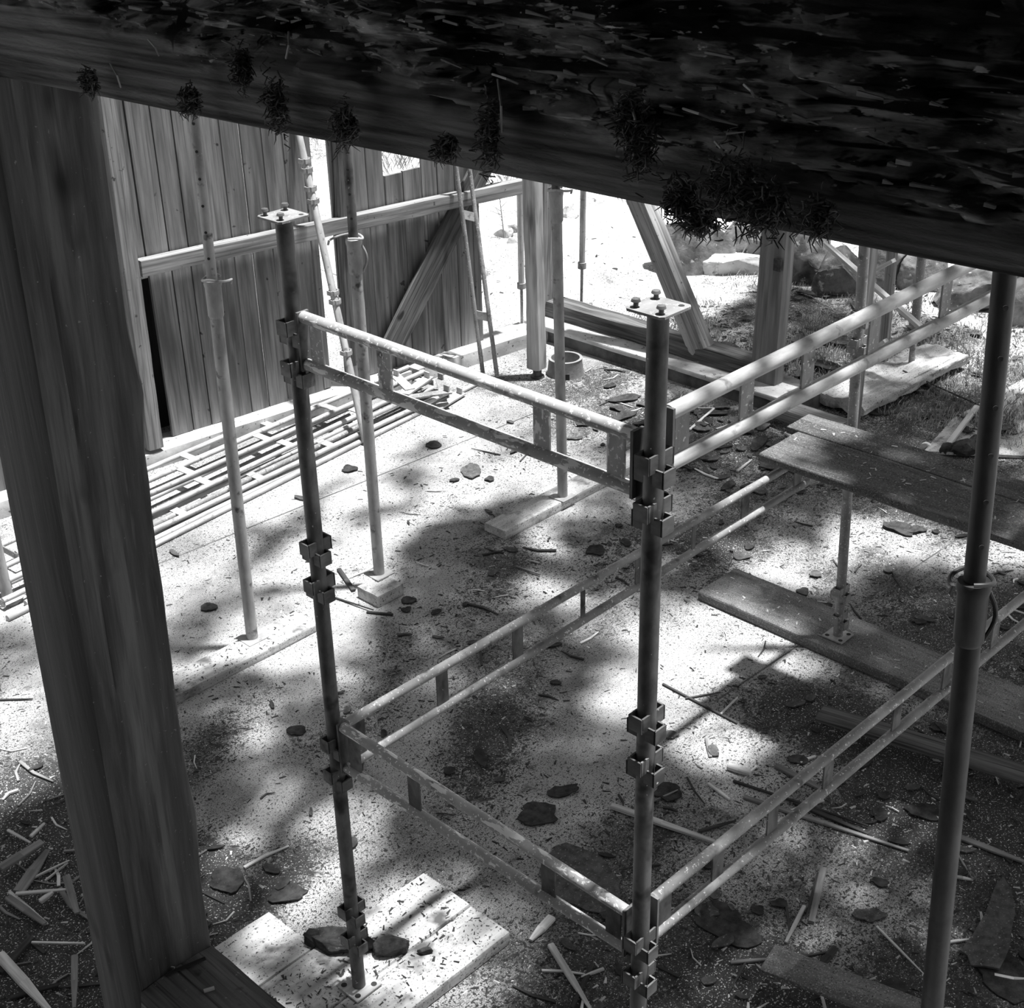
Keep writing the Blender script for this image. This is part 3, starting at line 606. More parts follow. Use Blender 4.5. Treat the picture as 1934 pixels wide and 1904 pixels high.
# leaning scaffold tube and leaning narrow ladder frame by the board wall
a = fl(690, 832, .03); b = wp(566, 262, .06)
root = thing('leaning_scaffold_tube', a, 'white scaffold tube with lugs leaning in the wall opening', 'scaffold post')
MB().tube([a, b, b + (b - a) * .15], .024, 18).build('tube', 'steel_light', root)
for f in (.30, .47, .50, .80, .84, .90, .93):
    c = a.lerp(b, f); mb = MB()
    for dv in ((-1, 0, 0), (1, 0, 0), (0, -1, 0)): cup(mb, c, dv, .04, .014, .03)
    mb.build('coupling_lug', 'steel_light', root)
ta = fl(912, 705, .02); tb = wp(862, 320, .12); la = fl(939, 712, .02); lb = wp(888, 328, .12)
root = thing('ladder_beam', ta, 'narrow two-tube ladder frame leaning upright on the right end of the wall', 'scaffold beam')
for (p, q) in ((ta, tb), (la, lb)): MB().tube([p, q, q + (q - p) * .2], .016, 14).build('side_tube', 'steel_mid', root)
for f in (.30, .79, 1.1):
    p = ta.lerp(tb, f); q = la.lerp(lb, f); MB().bar(p, q, .01, .06, up=(tb - ta)).build('web_plate', 'steel_light', root)

# ================================================================ TIMBERS OF THE BACK FRAME
def flatbeam(a, b, w_, h_, seed, name, label, m='timber', rough=.005, up=(0, 0, 1), cat='beam', k=4, segs=40, corner=.08):
    return solo(MB().beam(a, b, w_, h_, up=up, segs=segs, k=k, rough=rough, seed=seed, corner=corner), name, m, label, cat)
# wall rail
a = wp(262, 506, .05); b = wp(975, 353, .05); b2 = a + (b - a) * 1.02
flatbeam(a, b2, .085, .10, 51, 'wall_rail', 'pale horizontal rail nailed across the board wall', 'timber_light', corner=.04)
# corner post of the wall
c = wp(287, 842, .06); t_ = wp(196, 190, .06); b2 = c + (t_ - c) * 1.3
flatbeam(c + Vector((0, 0, .0)), b2, .14, .10, 52, 'corner_post', 'pale timber post at the left end of the board wall', 'timber_light', up=WD, cat='post')
# diagonal brace of the wall
a = wp(738, 660, .045); b = wp(900, 335, .045); b2 = a + (b - a) * 1.25
flatbeam(a, b2, .03, .20, 53, 'diagonal_brace', 'dark diagonal brace board across the right half of the board wall', 'timber', up=WD, cat='brace')
# upright beside opening
a = wp(662, 690, .035); b = wp(640, 285, .035)
flatbeam(a, a + (b - a) * 1.4, .06, .07, 54, 'opening_stud', 'dark stud on the right side of the wall opening', 'timber', up=WD, cat='post')
# far sill beam
zs = .235
flatbeam((5.56, 5.46, zs - .045), (5.54, 3.42, zs - .045), .18, .12, 55, 'sill_beam', 'dark weathered sill beam lying along the far edge of the slab', 'timber', rough=.010, segs=80)
a = fl(1462, 768, .10); b = fl(1592, 812, .10); flatbeam(a, b, .17, .09, 56, 'sill_offcut', 'short pale sill piece right of the mortised post, ending at the far scaffold post', 'timber_light')
# mortised post on the sill
c = fl(1452, 748, .0); c.x = 5.5; t_ = near(1470, 445, 5.5, c.y); base = Vector((5.5, c.y, .05)); t_ = base + (t_ - base) * 1.8
root = thing('mortised_post', base, 'grey squared post with a small mortise, standing on the far sill', 'post')
MB().beam(base, t_, .115, .20, up=(0, 1, 0), segs=50, k=6, rough=.005, seed=57, corner=.05).build('shaft', 'timber_light' if 0 else mat('grey_post_wood', .11, .24, (1.2, 20, 20), 7, rough=.8, bump=.5, bdist=.004, streak=(.06, (.6, 12, 12), .6, .72)), root)
mc = pl(1468, 501, Vector((5.43, 0, 0)), Vector((1, 0, 0))); MB().box(mc + Vector((.002, 0, 0)), (.010, .058, .082)).build('mortise_hole', 'splinter_dark', root)
# sloping brace
bx = 5.52; a = on_x(1333, 678, bx); b = on_x(1217, 395, bx); b2 = a + (b - a) * 1.6
root = thing('sloping_brace', a, 'pale square brace timber leaning up to the left from the far sill', 'brace')
MB().beam(a, b2, .15, .13, up=(1, 0, 0), segs=50, k=5, rough=.004, seed=58, corner=.05).build('shaft', 'timber_light', root)
# hanging corner log and post behind it
c = Vector((4.74, 4.80, .075)); t_ = near(1005, 350, c.x, c.y); t2 = c + (t_ - c) * 1.7
root = thing('corner_log', Vector((c.x, c.y, 0)), 'thick pale round-edged log post with a drying crack at the back corner', 'post')
MB().beam(c, t2, .115, .115, up=(0, 1, 0), segs=60, k=6, rough=.007, seed=59, corner=.30).build('shaft', mat('log_wood', .28, .52, (1.1, 18, 18), 7, rough=.8, bump=.5, bdist=.005, streak=(.08, (.3, 16, 16), .62, .68), speck=(.12, (1.2, 9, 9), .6, .75)), root)
MB().tube([c - Vector((0, 0, .075)), c - Vector((0, 0, .06)), c - Vector((0, 0, .055)), c], [.05, .05, .032, .032], 16).build('jack_foot', 'steel_dark', root)
c = Vector((5.52, 5.46, .20)); t_ = near(1030, 352, c.x, c.y)
flatbeam(c, c + (t_ - c) * 1.6, .17, .15, 60, 'sill_corner_post', 'weathered square post on the sill corner behind the corner log', 'timber_light', up=(0, 1, 0), cat='post')

# ================================================================ STACK OF LADDER BEAMS BY THE WALL
random.seed(3)
GL = 'ladder beams stacked flat on the slab along the wall'
def flat_ladder(a, b, off, z, gapw, webs, label, m='steel_light', rt=.0165):
    """ladder beam lying flat: near tube a-b, far tube shifted by off"""
    a = Vector((a.x, a.y, z)); b = Vector((b.x, b.y, z)); d = (b - a).normalized(); n_ = Vector((-d.y, d.x, 0)) * gapw
    root = thing('stacked_ladder_beam', a, label, 'scaffold beam', None); L_ = (b - a).length
    MB().tube([a, b], rt, 14).build('near_tube', m, root); MB().tube([a + n_, b + n_], rt, 14).build('far_tube', m, root)
    for s_ in webs:
        p = a + d * s_; MB().bar(p + n_ * .12 + Vector((0, 0, .004)), p + n_ * .88 + Vector((0, 0, .004)), .055, .006).build('web_plate', m, root)
    for e in (a, b): MB().bar(e - Vector((0, 0, .018)) - n_ * .1, e - Vector((0, 0, .018)) + n_ * 1.1, .008, .04).build('end_hook', 'steel_mid', root)
    return root
# (near-left pixel, right pixel of the near tube, height, spacing)
spec = [((300, 925), (800, 702), .13, .15, (.28, .9, 1.5, 2.1, 2.7), 'pale ladder beam on top of the stack, nearest the wall'),
        ((300, 962), (815, 718), .10, .15, (.42, 1.1, 1.75, 2.4), 'ladder beam in the second layer of the stack'),
        ((304, 995), (845, 742), .06, .14, (.2, .8, 1.4, 2.2, 2.9), 'ladder beam in the lower layer of the stack, toward the props'),
        ((300, 898), (745, 703), .075, .13, (.3, .95, 1.6, 2.2), 'ladder beam lying lowest, against the wall footing')]
for (pa, pb, z, gp, wb, lab) in spec:
    a = fl(pa[0], pa[1], z); b = fl(pb[0], pb[1], z); a = a + (a - b) * .42
    flat_ladder(a, b, 0, z, gp, [q + (b - a).length * .29 for q in wb] + [.3], lab)
GT = 'loose tubes at the near edge of the stack'
for k, (pa, pb, z, m_) in enumerate((((302, 1014), (852, 742), .018, 'steel_light'), ((302, 1003), (700, 818), .018, 'steel_light'), ((302, 1024), (905, 722), .016, 'steel_light'), ((305, 985), (690, 800), .05, 'steel_mid'), ((310, 950), (660, 785), .03, 'steel_mid'))):
    a = fl(*pa, z); b = fl(*pb, z); a = a + (a - b) * .35
    solo(MB().tube([a, b], .018, 14), 'loose_tube', m_, ['pale loose tube at the near edge of the ladder stack, second from the floor side', 'short pale loose tube lying between stack and props', 'outermost pale tube at the near edge of the ladder stack, knobbed far end', 'grey loose tube lying inside the ladder stack', 'grey loose tube deepest inside the ladder stack'][k], 'tube')
# far end clutter of the stack
for k, (x, y, L_, ang) in enumerate(((788, 728, .35, .3), (812, 745, .3, -.5), (760, 722, .3, 1.2), (835, 728, .25, .9), (850, 756, .3, .2))):
    c = fl(x, y, (.13, .12, .14, .10, .02)[k]); e = Vector((math.cos(ang), math.sin(ang), 0)) * L_ / 2
    solo(MB().bar(c - e, c + e, .07, .012).bar(c + e * .8, c + e * .8 + Vector((0, 0, .05)), .05, .01), 'steel_bracket', 'steel_light' if k % 2 == 0 else 'steel_mid', ['flat pale bracket at the far end of the ladder stack', 'grey bracket plate beside the knobbed tube end', 'pale bracket with a bent tip on top of the ladder stack end', 'small grey bracket nearest the back wall at the stack end', 'pale bracket lying furthest right at the stack end'][k], 'bracket')

# ================================================================ RING, STONES, ROUGH SLABS
c = fl(1068, 705, .0); root = thing('concrete_ring', c, 'small open round concrete ring with a notch by the far sill', 'ring')
mb = MB(); N_ = 40; vs = []; fs = []
for (r, z) in ((.135, 0), (.122, .11), (.125, .125), (.105, .125), (.10, .0)):
    for k in range(N_): a = 2 * math.pi * k / N_; vs.append((c.x + math.cos(a) * r, c.y + math.sin(a) * r, z))
for j in range(5):
    for k in range(N_):
        ang = 2 * math.pi * (k + .5) / N_; q = (math.degrees(ang) - 222) % 360
        if j in (0, 4) and (q < 12 or q > 348) and False: continue
        fs.append((j*N_+k, j*N_+(k+1) % N_, ((j+1) % 5)*N_+(k+1) % N_, ((j+1) % 5)*N_+k))
mb.add(vs, fs, None, True).build('ring_wall', mat('ring_concrete', .16, .3, (9, 9, 9), 5, rough=.9, bump=.5), root)
d_ = Vector((-.72, -.69, 0)); MB().bar(c + d_ * .131 + Vector((0, 0, .0)), c + d_ * .131 + Vector((0, 0, .045)), .05, .012, up=d_).build('notch', 'felt', root)

def boulder(px_, py_, wpx, hpx, label, m='rock', seed=0, depth=.8, flat=1.0, rz=0, name='boulder', dz=.0):
    base = fl(px_, py_, .08 + dz); dist = (base - CAM).dot(RM @ Vector((0, 0, -1))); W_ = wpx * dist / FPX; H_ = hpx * dist / FPX / .95
    mb = MB(); import bmesh
    bm = bmesh.new(); bmesh.ops.create_icosphere(bm, subdivisions=5, radius=1); vs = []
    rt = Vector((math.cos(-.807 + rz), math.sin(-.807 + rz), 0)); dp = Vector((-rt.y, rt.x, 0))
    rs = random.Random(seed * 13 + 5); planes = [(Vector((rs.gauss(0, 1), rs.gauss(0, 1), rs.gauss(.2, .8))).normalized(), rs.uniform(.52, .86)) for _ in range(17)]
    for v in bm.verts:
        p = v.co.copy()
        for (ax, k) in planes:
            dq = p.dot(ax)
            if dq > k: p -= ax * (dq - k)
        p *= 1 + .05 * fbm(v.co * 1.6, 3, seed) + .028 * fbm(v.co * 7, 4, seed + 2)
        vs.append(base + rt * p.x * W_ / 2 * 1.5 + dp * (p.y * W_ / 2 * depth + W_ * .4 * depth) + Vector((0, 0, (p.z * .8 + .45) * H_ * flat)))
    F = [tuple(v.index for v in f.verts) for f in bm.faces]; bm.free()
    mb.add(vs, F, None, True); return solo(mb, name, m, label, 'stone')
boulder(1300, 532, 125, 95, 'grey slanted boulder left of the mortised post, behind the brace', 'rock', 1)
boulder(1385, 535, 120, 48, 'long flat slab boulder just left of the mortised post', 'rock_light', 2, depth=.6)
boulder(1408, 492, 95, 62, 'dark boulder resting above the flat slab boulder', 'rock', 3, dz=.0)
boulder(1522, 552, 90, 105, 'tall blocky boulder right of the mortised post', 'rock', 4)
boulder(1590, 572, 95, 85, 'tilted boulder with pale chipped corner behind the far scaffold post', 'rock', 5)
boulder(1672, 556, 90, 80, 'boulder framed between the far studs', 'rock', 6)
boulder(1755, 560, 85, 75, 'dark boulder behind the thin far prop', 'rock', 7)
boulder(1850, 590, 110, 60, 'low dark boulder left of the near prop top', 'rock', 8)
boulder(1935, 610, 90, 75, 'dark boulder at the far right edge', 'rock', 9)
boulder(1460, 500, 90, 80, 'boulder hidden mostly behind the mortised post', 'rock', 10)
boulder(950, 458, 34, 22, 'pale stone in the small heap left of the corner log', 'rock_light', 11)
boulder(968, 448, 22, 20, 'small upper stone in the heap left of the corner log', 'rock', 12)
boulder(968, 468, 20, 18, 'small lower stone in the heap left of the corner log', 'rock_light', 13)
boulder(1078, 425, 34, 30, 'pale stone behind the prop beyond the far sill', 'rock_light', 14)
boulder(1125, 402, 44, 18, 'white flat stone right of the lone thin prop', 'rock_light', 15)
boulder(1165, 392, 30, 14, 'white stone at the far edge of the bright yard', 'rock_light', 16)
boulder(1103, 600, 22, 14, 'small dark stone near the lone thin prop foot', 'rock', 17)
boulder(1092, 608, 26, 12, 'small pale tent-shaped stone beyond the sill', 'rock_light', 18)
# rough white slab under the thin far prop
a = fl(1590, 765, .08); b = fl(1785, 668, .10)
solo(MB().beam(a, b, .36, .09, segs=60, k=10, rough=.035, fs_=3, seed=71, corner=.25), 'rough_slab', 'plank_white', 'rough white log slab lying under the thin far prop', 'slab')
# white sheet on the right
zz = .03; pts = [fl(1745, 852, zz), fl(1800, 790, zz), fl(1960, 700, zz), fl(2030, 780, zz), fl(1960, 862, zz)]
solo(MB().slab([(p.x, p.y) for p in pts], .012, zz), 'white_sheet', 'plank_white', 'large white dusty sheet lying at the right edge behind the near prop', 'sheet')
solo(MB().bar(fl(1792, 838, .05), fl(1845, 768, .08), .035, .02), 'pale_batten', 'splinter_light', 'short pale batten on the white sheet beside the near prop', 'batten')
solo(MB().tube([fl(1705, 700, .15), fl(1770, 730, .04), fl(1855, 768, .03)], .006, 8), 'steel_rod', 'splinter_dark', 'thin dark rod running from the rough slab to the near prop', 'rod')
for k, (x, y, w_, h_) in enumerate(((1790, 862, 30, 18), (1825, 866, 46, 26), (1850, 852, 40, 24), (1752, 852, 20, 12))):
    boulder(x, y, w_, h_, ['small dark lump left of the white sheet', 'largest dark lump beside the white sheet', 'dark crumpled lump touching the near prop', 'pale pebble at the left corner of the white sheet'][k], 'felt' if k < 3 else 'rock_light', 40 + k, name='lump', dz=-.08)
for k, (x, y, w_, h_) in enumerate(((640, 1808, 110, 34), (735, 1812, 70, 34), (800, 1806, 24, 14), (600, 1790, 50, 30))):
    b_ = boulder(x, y, w_, h_, ['long dark crumbly lump left of the left post foot', 'dark crumbly lump right of the left post foot', 'small dark crumb on the pale plank', 'dark round lump at the left end of the planks'][k], 'felt', 50 + k, name='bark_lump', dz=-.02, depth=.6)

# ================================================================ DEBRIS
random.seed(77)
def flake(cx, cy, lx, ly, ang, seed, z=.003, th=.006, npt=22, curl=.0, poly=None):
    """irregular thin sheet with ragged edge"""
    mb = MB(); ring = []
    for k in range(npt):
        a = 2 * math.pi * k / npt; r = 1 + .35 * fbm((math.cos(a) * 1.2, math.sin(a) * 1.2, 0), 3, seed) + .08 * nz((k * 1.7, 0, 0), seed)
        x = math.cos(a) * lx / 2 * r; y = math.sin(a) * ly / 2 * r; ring.append((x * math.cos(ang) - y * math.sin(ang), x * math.sin(ang) + y * math.cos(ang)))
    if poly: ring = [(p.x - cx, p.y - cy) for p in poly]; npt = len(ring)
    vs = []
    for lay in (0, 1):
        for f in (1, .5):
            for (x, y) in ring:
                h = z + lay * th + curl * (f ** 2) * (.5 + .5 * math.sin(math.atan2(y, x) * 2 + seed)) + (.002 * nz((x * 30, y * 30, 0), seed) if lay else 0)
                vs.append((cx + x * f, cy + y * f, max(h, .001 + lay * .002)))
        vs.append((cx, cy, z + lay * th))
    S = 2 * npt + 1; fs = []
    for k in range(npt):
        j = (k + 1) % npt
        fs += [(k, npt + k, npt + j, j), (npt + k, 2 * npt, npt + j), (S + k, S + j, S + npt + j, S + npt + k), (S + npt + k, S + npt + j, S + 2 * npt), (k, j, S + j, S + k)]
    mb.add(vs, fs, None, False); return mb
def flake_px(x, y, wpx, hpx, ang, m, label, seed, **k):
    c = fl(x, y); dist = (c - CAM).dot(RM @ Vector((0, 0, -1))); kx = dist / FPX
    v = -math.sin(math.asin(min(1, 0))) ; sn = abs((c - CAM).normalized().z)
    return solo(flake(c.x, c.y, wpx * kx, hpx * kx / sn, -.807 + ang, seed, **k), 'felt_scrap', m, label, 'scrap')
FL = [(890, 893, 40, 26, 0, 'felt_grey', 'grey squarish felt scrap on the bright slab between second prop and middle post'), (925, 907, 18, 10, 0, 'felt', 'small scrap right of the grey squarish scrap'),
      (560, 1383, 36, 18, .1, 'felt', 'small dark scrap left of the left scaffold post'), (1018, 1541, 78, 44, .1, 'felt', 'dark rounded felt scrap in the middle of the lower bay'),
      (1066, 1496, 66, 20, .3, 'felt', 'long dark scrap just above the rounded felt scrap'), (773, 1137, 28, 15, 0, 'felt', 'small dark scrap right of the white block'),
      (395, 1150, 30, 15, 0, 'felt', 'dark pointed scrap beside the leftmost prop'), (1126, 1042, 40, 20, .5, 'felt', 'crumbled dark scrap left of the middle post'),
      (1262, 1498, 58, 34, .3, 'felt', 'dark felt scrap right of the middle post'), (1506, 1438, 34, 20, -.3, 'felt', 'pointed dark scrap above the lower right ladder beam'),
      (1642, 1732, 62, 24, -.1, 'felt_grey', 'bone-shaped grey scrap at lower right'), (1663, 1670, 36, 14, -.3, 'felt', 'small black scrap between two laths at lower right'),
      (1100, 1660, 130, 120, .6, 'felt_grey', 'large thin felt sheet under the lower ladder beam'), (1372, 1748, 120, 58, -.7, 'felt', 'long dark torn felt strip under the right ladder beam'),
      (1155, 1722, 50, 50, .2, 'felt', 'dark felt corner touching the middle post'), (1742, 1536, 66, 26, -.3, 'felt', 'dark felt scrap left of the near prop'), (1260, 1390, 44, 14, -.1, 'felt_grey', 'grey scrap just right of the middle post, mid height'),
      (1000, 1500, 1, 1, 0, None, None), (1620, 1035 + 60, 1, 1, 0, None, None),
      (1580, 1478, 30, 14, 0, 'felt', 'small scrap under the right ladder beam'), (1540, 1087, 24, 12, 0, 'felt_grey', 'tiny scrap left of the far post foot'), (1515, 1120, 26, 12, 0, 'felt', 'dark scrap above the floor plank'),
      (1560, 1147, 22, 10, 0, 'felt', 'dark scrap beside the far post foot plate'), (1400, 1052, 30, 16, 0, 'felt_grey', 'grey scrap near the left end of the floor plank'), (1415, 1035, 20, 10, 0, 'felt', 'small dark scrap above the floor plank end'),
      (660, 888, 30, 12, .1, 'felt', 'thin dark scrap beside the tube stack'), (818, 843, 30, 12, 0, 'felt', 'dark scrap near the tube stack far end'), (1640, 690, 1, 1, 0, None, None), (1665, 776, 70, 20, .1, 'felt_grey', 'long grey scrap right of the far post'), (1590, 740, 40, 18, .2, 'felt_grey', 'grey scrap left of the rough slab'),
      (1840, 715, 34, 14, 0, 'felt_grey', 'grey scrap left of the near prop, far yard'), (430, 1665, 70, 48, .2, 'felt', 'black damp scrap beside the near post'), (545, 1690, 76, 30, .2, 'felt', 'dark scrap pile right of the near post'),
      (1470, 1710, 30, 14, 0, 'felt', 'small dark scrap under the grey lath'), (1430, 1722, 28, 14, 0, 'felt', 'small black scrap left of the leaning lath pair'), (1330, 1720, 60, 26, -.6, 'felt_grey', 'felt fold beneath the ladder beam'), (1905, 1850, 90, 80, .2, 'felt', 'black felt heap in the bottom right corner')]
for k, (x, y, w_, h_, a, m_, lab) in enumerate(FL):
    if m_: flake_px(x, y, w_, h_, a, m_, lab, 100 + k, curl=.008 if w_ < 90 else .003)
poly = [fl(*p) for p in ((1893, 1667), (1908, 1690), (1916, 1732), (1908, 1770), (1905, 1800), (1896, 1822), (1885, 1842), (1860, 1836), (1832, 1833), (1826, 1815), (1812, 1805), (1836, 1775), (1860, 1735), (1872, 1700), (1880, 1680))]
cc = sum(poly, Vector()) / len(poly)
solo(flake(cc.x, cc.y, 1, 1, 0, 5, z=.02, th=.008, curl=.012, poly=poly), 'felt_shingle', 'felt_grey', 'large pointed grey shingle at the lower right, right of the near prop', 'shingle')

def stick(a, b, w_, h_, m, label, name='splinter', z0=.0, z1=None, group=None, taper=.7, cat='stick', bend=0):
    z1 = z0 if z1 is None else z1; A = fl(*a, z0 + h_ / 2 + .002); B = fl(*b, z1 + h_ / 2 + .002)
    mb = MB(); mid = (A + B) / 2 + Vector((bend, bend * .3, 0)); mb.bar(A, mid, w_, h_, bev=min(w_, h_) * .2); mb.bar(mid, B, w_, h_, taper=taper, bev=min(w_, h_) * .2)
    return solo(mb, name, m, label, cat, group)
ST = [((1155, 1522), (1350, 1590), .03, .02, 'splinter_light', 'long pale batten passing behind the middle post'), ((1252, 1292), (1392, 1366), .012, .010, 'splinter_dark', 'thin dark lath across the bright patch right of the middle post'),
      ((1360, 1350), (1393, 1317), .010, .008, 'splinter_light', 'short pale stick crossing the thin dark lath'), ((1376, 1447), (1418, 1461), .035, .025, 'splinter_light', 'white split block beside the dark scraps under the bright patch'),
      ((1466, 1446), (1566, 1498), .03, .015, 'splinter_grey', 'grey lath crossing behind the right ladder beam'), ((1385, 1475), (1640, 1560), .012, .01, 'splinter_dark', 'long dark thin lath lying beyond the right ladder beam'),
      ((1405, 1505), (1716, 1607), .022, .014, 'splinter_grey', 'long grey lath ending in a pale splintered tip'), ((1500, 1515), (1640, 1575), .025, .01, 'splinter_dark', 'dark lath beside the long grey lath'),
      ((1555, 1640), (1532, 1742), .028, .015, 'splinter_grey', 'upright-looking grey lath at lower right, left of the near prop'), ((1545, 1650), (1522, 1735), .012, .01, 'splinter_dark', 'thin dark strip beside the upright-looking grey lath'),
      ((1519, 1712), (1484, 1780), .016, .012, 'splinter_light', 'pale stick left of the dark lath pair'), ((1656, 1750), (1745, 1840), .009, .007, 'splinter_light', 'long thin pale stick pointing at the foot of the near prop'),
      ((1040, 1785), (1118, 1910), .026, .018, 'splinter_light', 'pale batten at the bottom between plank and middle post'), ((1042, 1733), (1002, 1776), .035, .02, 'splinter_light', 'white chip right of the pale planks'),
      ((1120, 1820), (1080, 1904), .018, .012, 'splinter_dark', 'dark stick crossing the pale bottom batten'), ((1140, 1830), (1098, 1845), .012, .01, 'splinter_light', 'small pale stick left of the middle post foot'),
      ((1380, 1818), (1448, 1812), .016, .012, 'splinter_grey', 'pale stick beside the near bottom board'), ((1500, 1808), (1570, 1798), .01, .008, 'splinter_dark', 'thin dark stick above the bottom board'),
      ((1553, 1820), (1578, 1790), .028, .012, 'splinter_dark', 'dark flat piece above the bottom board'), ((1800, 1655), (1838, 1662), .016, .010, 'splinter_light', 'short pale stick right of the near prop'),
      ((1808, 1612), (1838, 1662), .008, .006, 'splinter_grey', 'thin grey stick right of the near prop'), ((1810, 1580), (1934, 1628), .03, .012, 'splinter_grey', 'grey fibrous strip at the right edge'),
      ((1790, 1780), (1830, 1774), .012, .010, 'splinter_light', 'pale stick left of the pointed shingle'), ((1320, 1570), (1390, 1550), .016, .01, 'splinter_dark', 'dark stick between batten and ladder beam'),
      ((1335, 1395), (1342, 1430), .02, .008, 'splinter_grey', 'grey flat chip standing out on the bright patch'), ((1338, 1480), (1378, 1510), .014, .012, 'splinter_light', 'pale bent splinter under the bright patch'),
      ((1220, 1520), (1280, 1492), .009, .008, 'splinter_grey', 'thin stick over the scrap right of the middle post'), ((640, 1075), (668, 1115), .026, .012, 'splinter_dark', 'dark short lath left of the white block'),
      ((630, 1128), (705, 1152), .010, .008, 'splinter_dark', 'thin dark twig before the white block'), ((685, 1120), (712, 1142), .012, .014, 'splinter_light', 'pale sliver touching the white block'), ((693, 1156), (742, 1161), .016, .010, 'splinter_dark', 'dark splinter before the white block'),
      ((912, 1048), (950, 1040), .014, .01, 'splinter_dark', 'dark splinter before the sawn plank end'), ((975, 1070), (1020, 1085), .01, .01, 'splinter_grey', 'bent twig below the sawn plank end'),
      ((1484, 818), (1514, 838), .025, .02, 'splinter_light', 'white batten end by the raised platform corner'), ((1392, 890), (1420, 868), .016, .012, 'splinter_light', 'pale splinter left of the platform corner'), ((1440, 870), (1488, 850), .010, .01, 'splinter_light', 'thin pale stick above the platform corner'),
      ((1302, 812), (1348, 772), .02, .01, 'splinter_light', 'pale lath on the debris behind the middle post'), ((1100, 935), (1060, 928), .012, .01, 'splinter_dark', 'dark twig beside the third prop foot'),
      ((0, 1805), (95, 1910), .038, .03, 'splinter_light', 'pale squared batten in the bottom left corner'), ((141, 1806), (140, 1904), .024, .016, 'splinter_grey', 'pale split lath beside the near post in the bottom left heap'),
      ((18, 1685), (90, 1745), .014, .01, 'splinter_light', 'thin pale lath in the bottom left heap'), ((60, 1780), (160, 1782), .010, .008, 'splinter_light', 'straight thin pale stick in the bottom left heap'), ((30, 1688), (125, 1680), .016, .010, 'splinter_light', 'pale split stick, upper of the bottom left heap'),
      ((60, 1660), (130, 1625), .010, .010, 'splinter_light', 'thin rising pale stick beside the near post'), ((85, 1664), (128, 1630), .008, .010, 'splinter_light', 'second thin rising stick just below its twin'), ((15, 1568), (58, 1592), .012, .01, 'splinter_light', 'short pale stick at the top of the bottom left heap'),
      ((58, 1580), (84, 1555), .016, .01, 'splinter_light', 'stub of bleached wood at the top of the bottom left heap'), ((0, 1640), (80, 1590), .045, .014, 'splinter_grey', 'wide grey slat in the bottom left heap'), ((35, 1685), (90, 1605), .05, .014, 'splinter_grey', 'wide grey slat crossing toward the near post'),
      ((15, 1695), (85, 1745), .03, .012, 'splinter_grey', 'grey slat sloping down right in the bottom left heap'), ((76, 1703), (100, 1685), .024, .016, 'splinter_light', 'pale chunk in the middle of the bottom left heap'), ((125, 1655), (146, 1725), .03, .012, 'splinter_grey', 'grey slat along the near post in the bottom left heap'),
      ((0, 1838), (60, 1770), .03, .014, 'splinter_dark', 'dark slat in the bottom left corner heap'), ((20, 1885), (110, 1860), .02, .012, 'splinter_dark', 'dark stick crossing the pale squared batten'),
      ((0, 1322), (62, 1320), .01, .008, 'splinter_dark', 'straight dark twig left of the near post')]
random.seed(9)
for k, (a, b, w_, h_, m_, lab) in enumerate(ST):
    z0 = .0
    if lab.find('bottom left') >= 0 and a[0] < 200: z0 = .01 + .012 * (k % 4)
    stick(a, b, w_, h_, m_, lab, z0=z0, z1=z0 + random.random() * .012, taper=random.uniform(.4, .95))
# uncounted small sticks and scraps, each its own object
def place(n, wt, reg):
    out = []
    while len(out) < n:
        x = random.uniform(*reg[:2]); y = random.uniform(*reg[2:])
        if random.random() < wt(x, y): out.append((x, y))
    return out
wt = lambda x, y: max(.03, min(1, dirt(x, y)) ** 1.3)
taken = [(3.02, 3.36, -1.7, 2.1), (-1.5, .6, 1.04, 1.87), (.2, 1.5, 3.28, 3.54), (2.8, 4.7, 3.23, 3.48), (.4, 4.6, 4.6, 6.3)]
free = lambda x, y: not any(a < x < b and c < y < d for (a, b, c, d) in taken)
random.seed(101)
protos = {}
LM = [((0, 1.28), 'the foot of the left scaffold post'), ((0, .2), 'the foot of the middle scaffold post'), ((.6, 1.3), 'the end of the pale planks'), ((1.16, 3.4), 'the leftmost steel prop'), ((2, 3.43), 'the small white block'), ((3, 3.35), 'the dark sawn plank end'), ((3.6, 3.3), 'the third steel prop'),
      ((3.2, 2.1), 'the left end of the dusty floor plank'), ((3.2, 1.3), 'the far scaffold post foot'), ((2.6, .9), 'the end of the propped dark board'), ((2.1, 1.2), 'the bright patch right of the middle post'), ((1.2, .35), 'the bottom right grey board'), ((1.8, .3), 'the long grey lath'), ((1.1, .9), 'the dark torn felt strip'),
      ((.9, 1.7), 'the rounded felt scrap'), ((.2, 2.3), 'the near post, on its right'), ((-.6, 2.9), 'the near post, in the bottom left heap'), ((1.0, 2.6), 'the lower left ladder beam end'), ((4.6, 3.6), 'the far sill'), ((4.9, 4.5), 'the concrete ring'), ((4.5, 2.4), 'the far edge of the raised platform'), ((3.9, 1.0), 'the slab joint behind the platform'), ((2.2, 2.4), 'the open slab under the long ladder beam'), ((3.1, .2), 'the floor plank at the right edge'),
      ((6.2, 2.6), 'the rough white slab'), ((6.6, 4.0), 'the boulders'), ((6.2, 1.2), 'the white sheet'), ((6.2, 3.4), 'the mortised post')]
def lmark(x, y): return min(LM, key=lambda q: (q[0][0] - x) ** 2 + (q[0][1] - y) ** 2)[1]
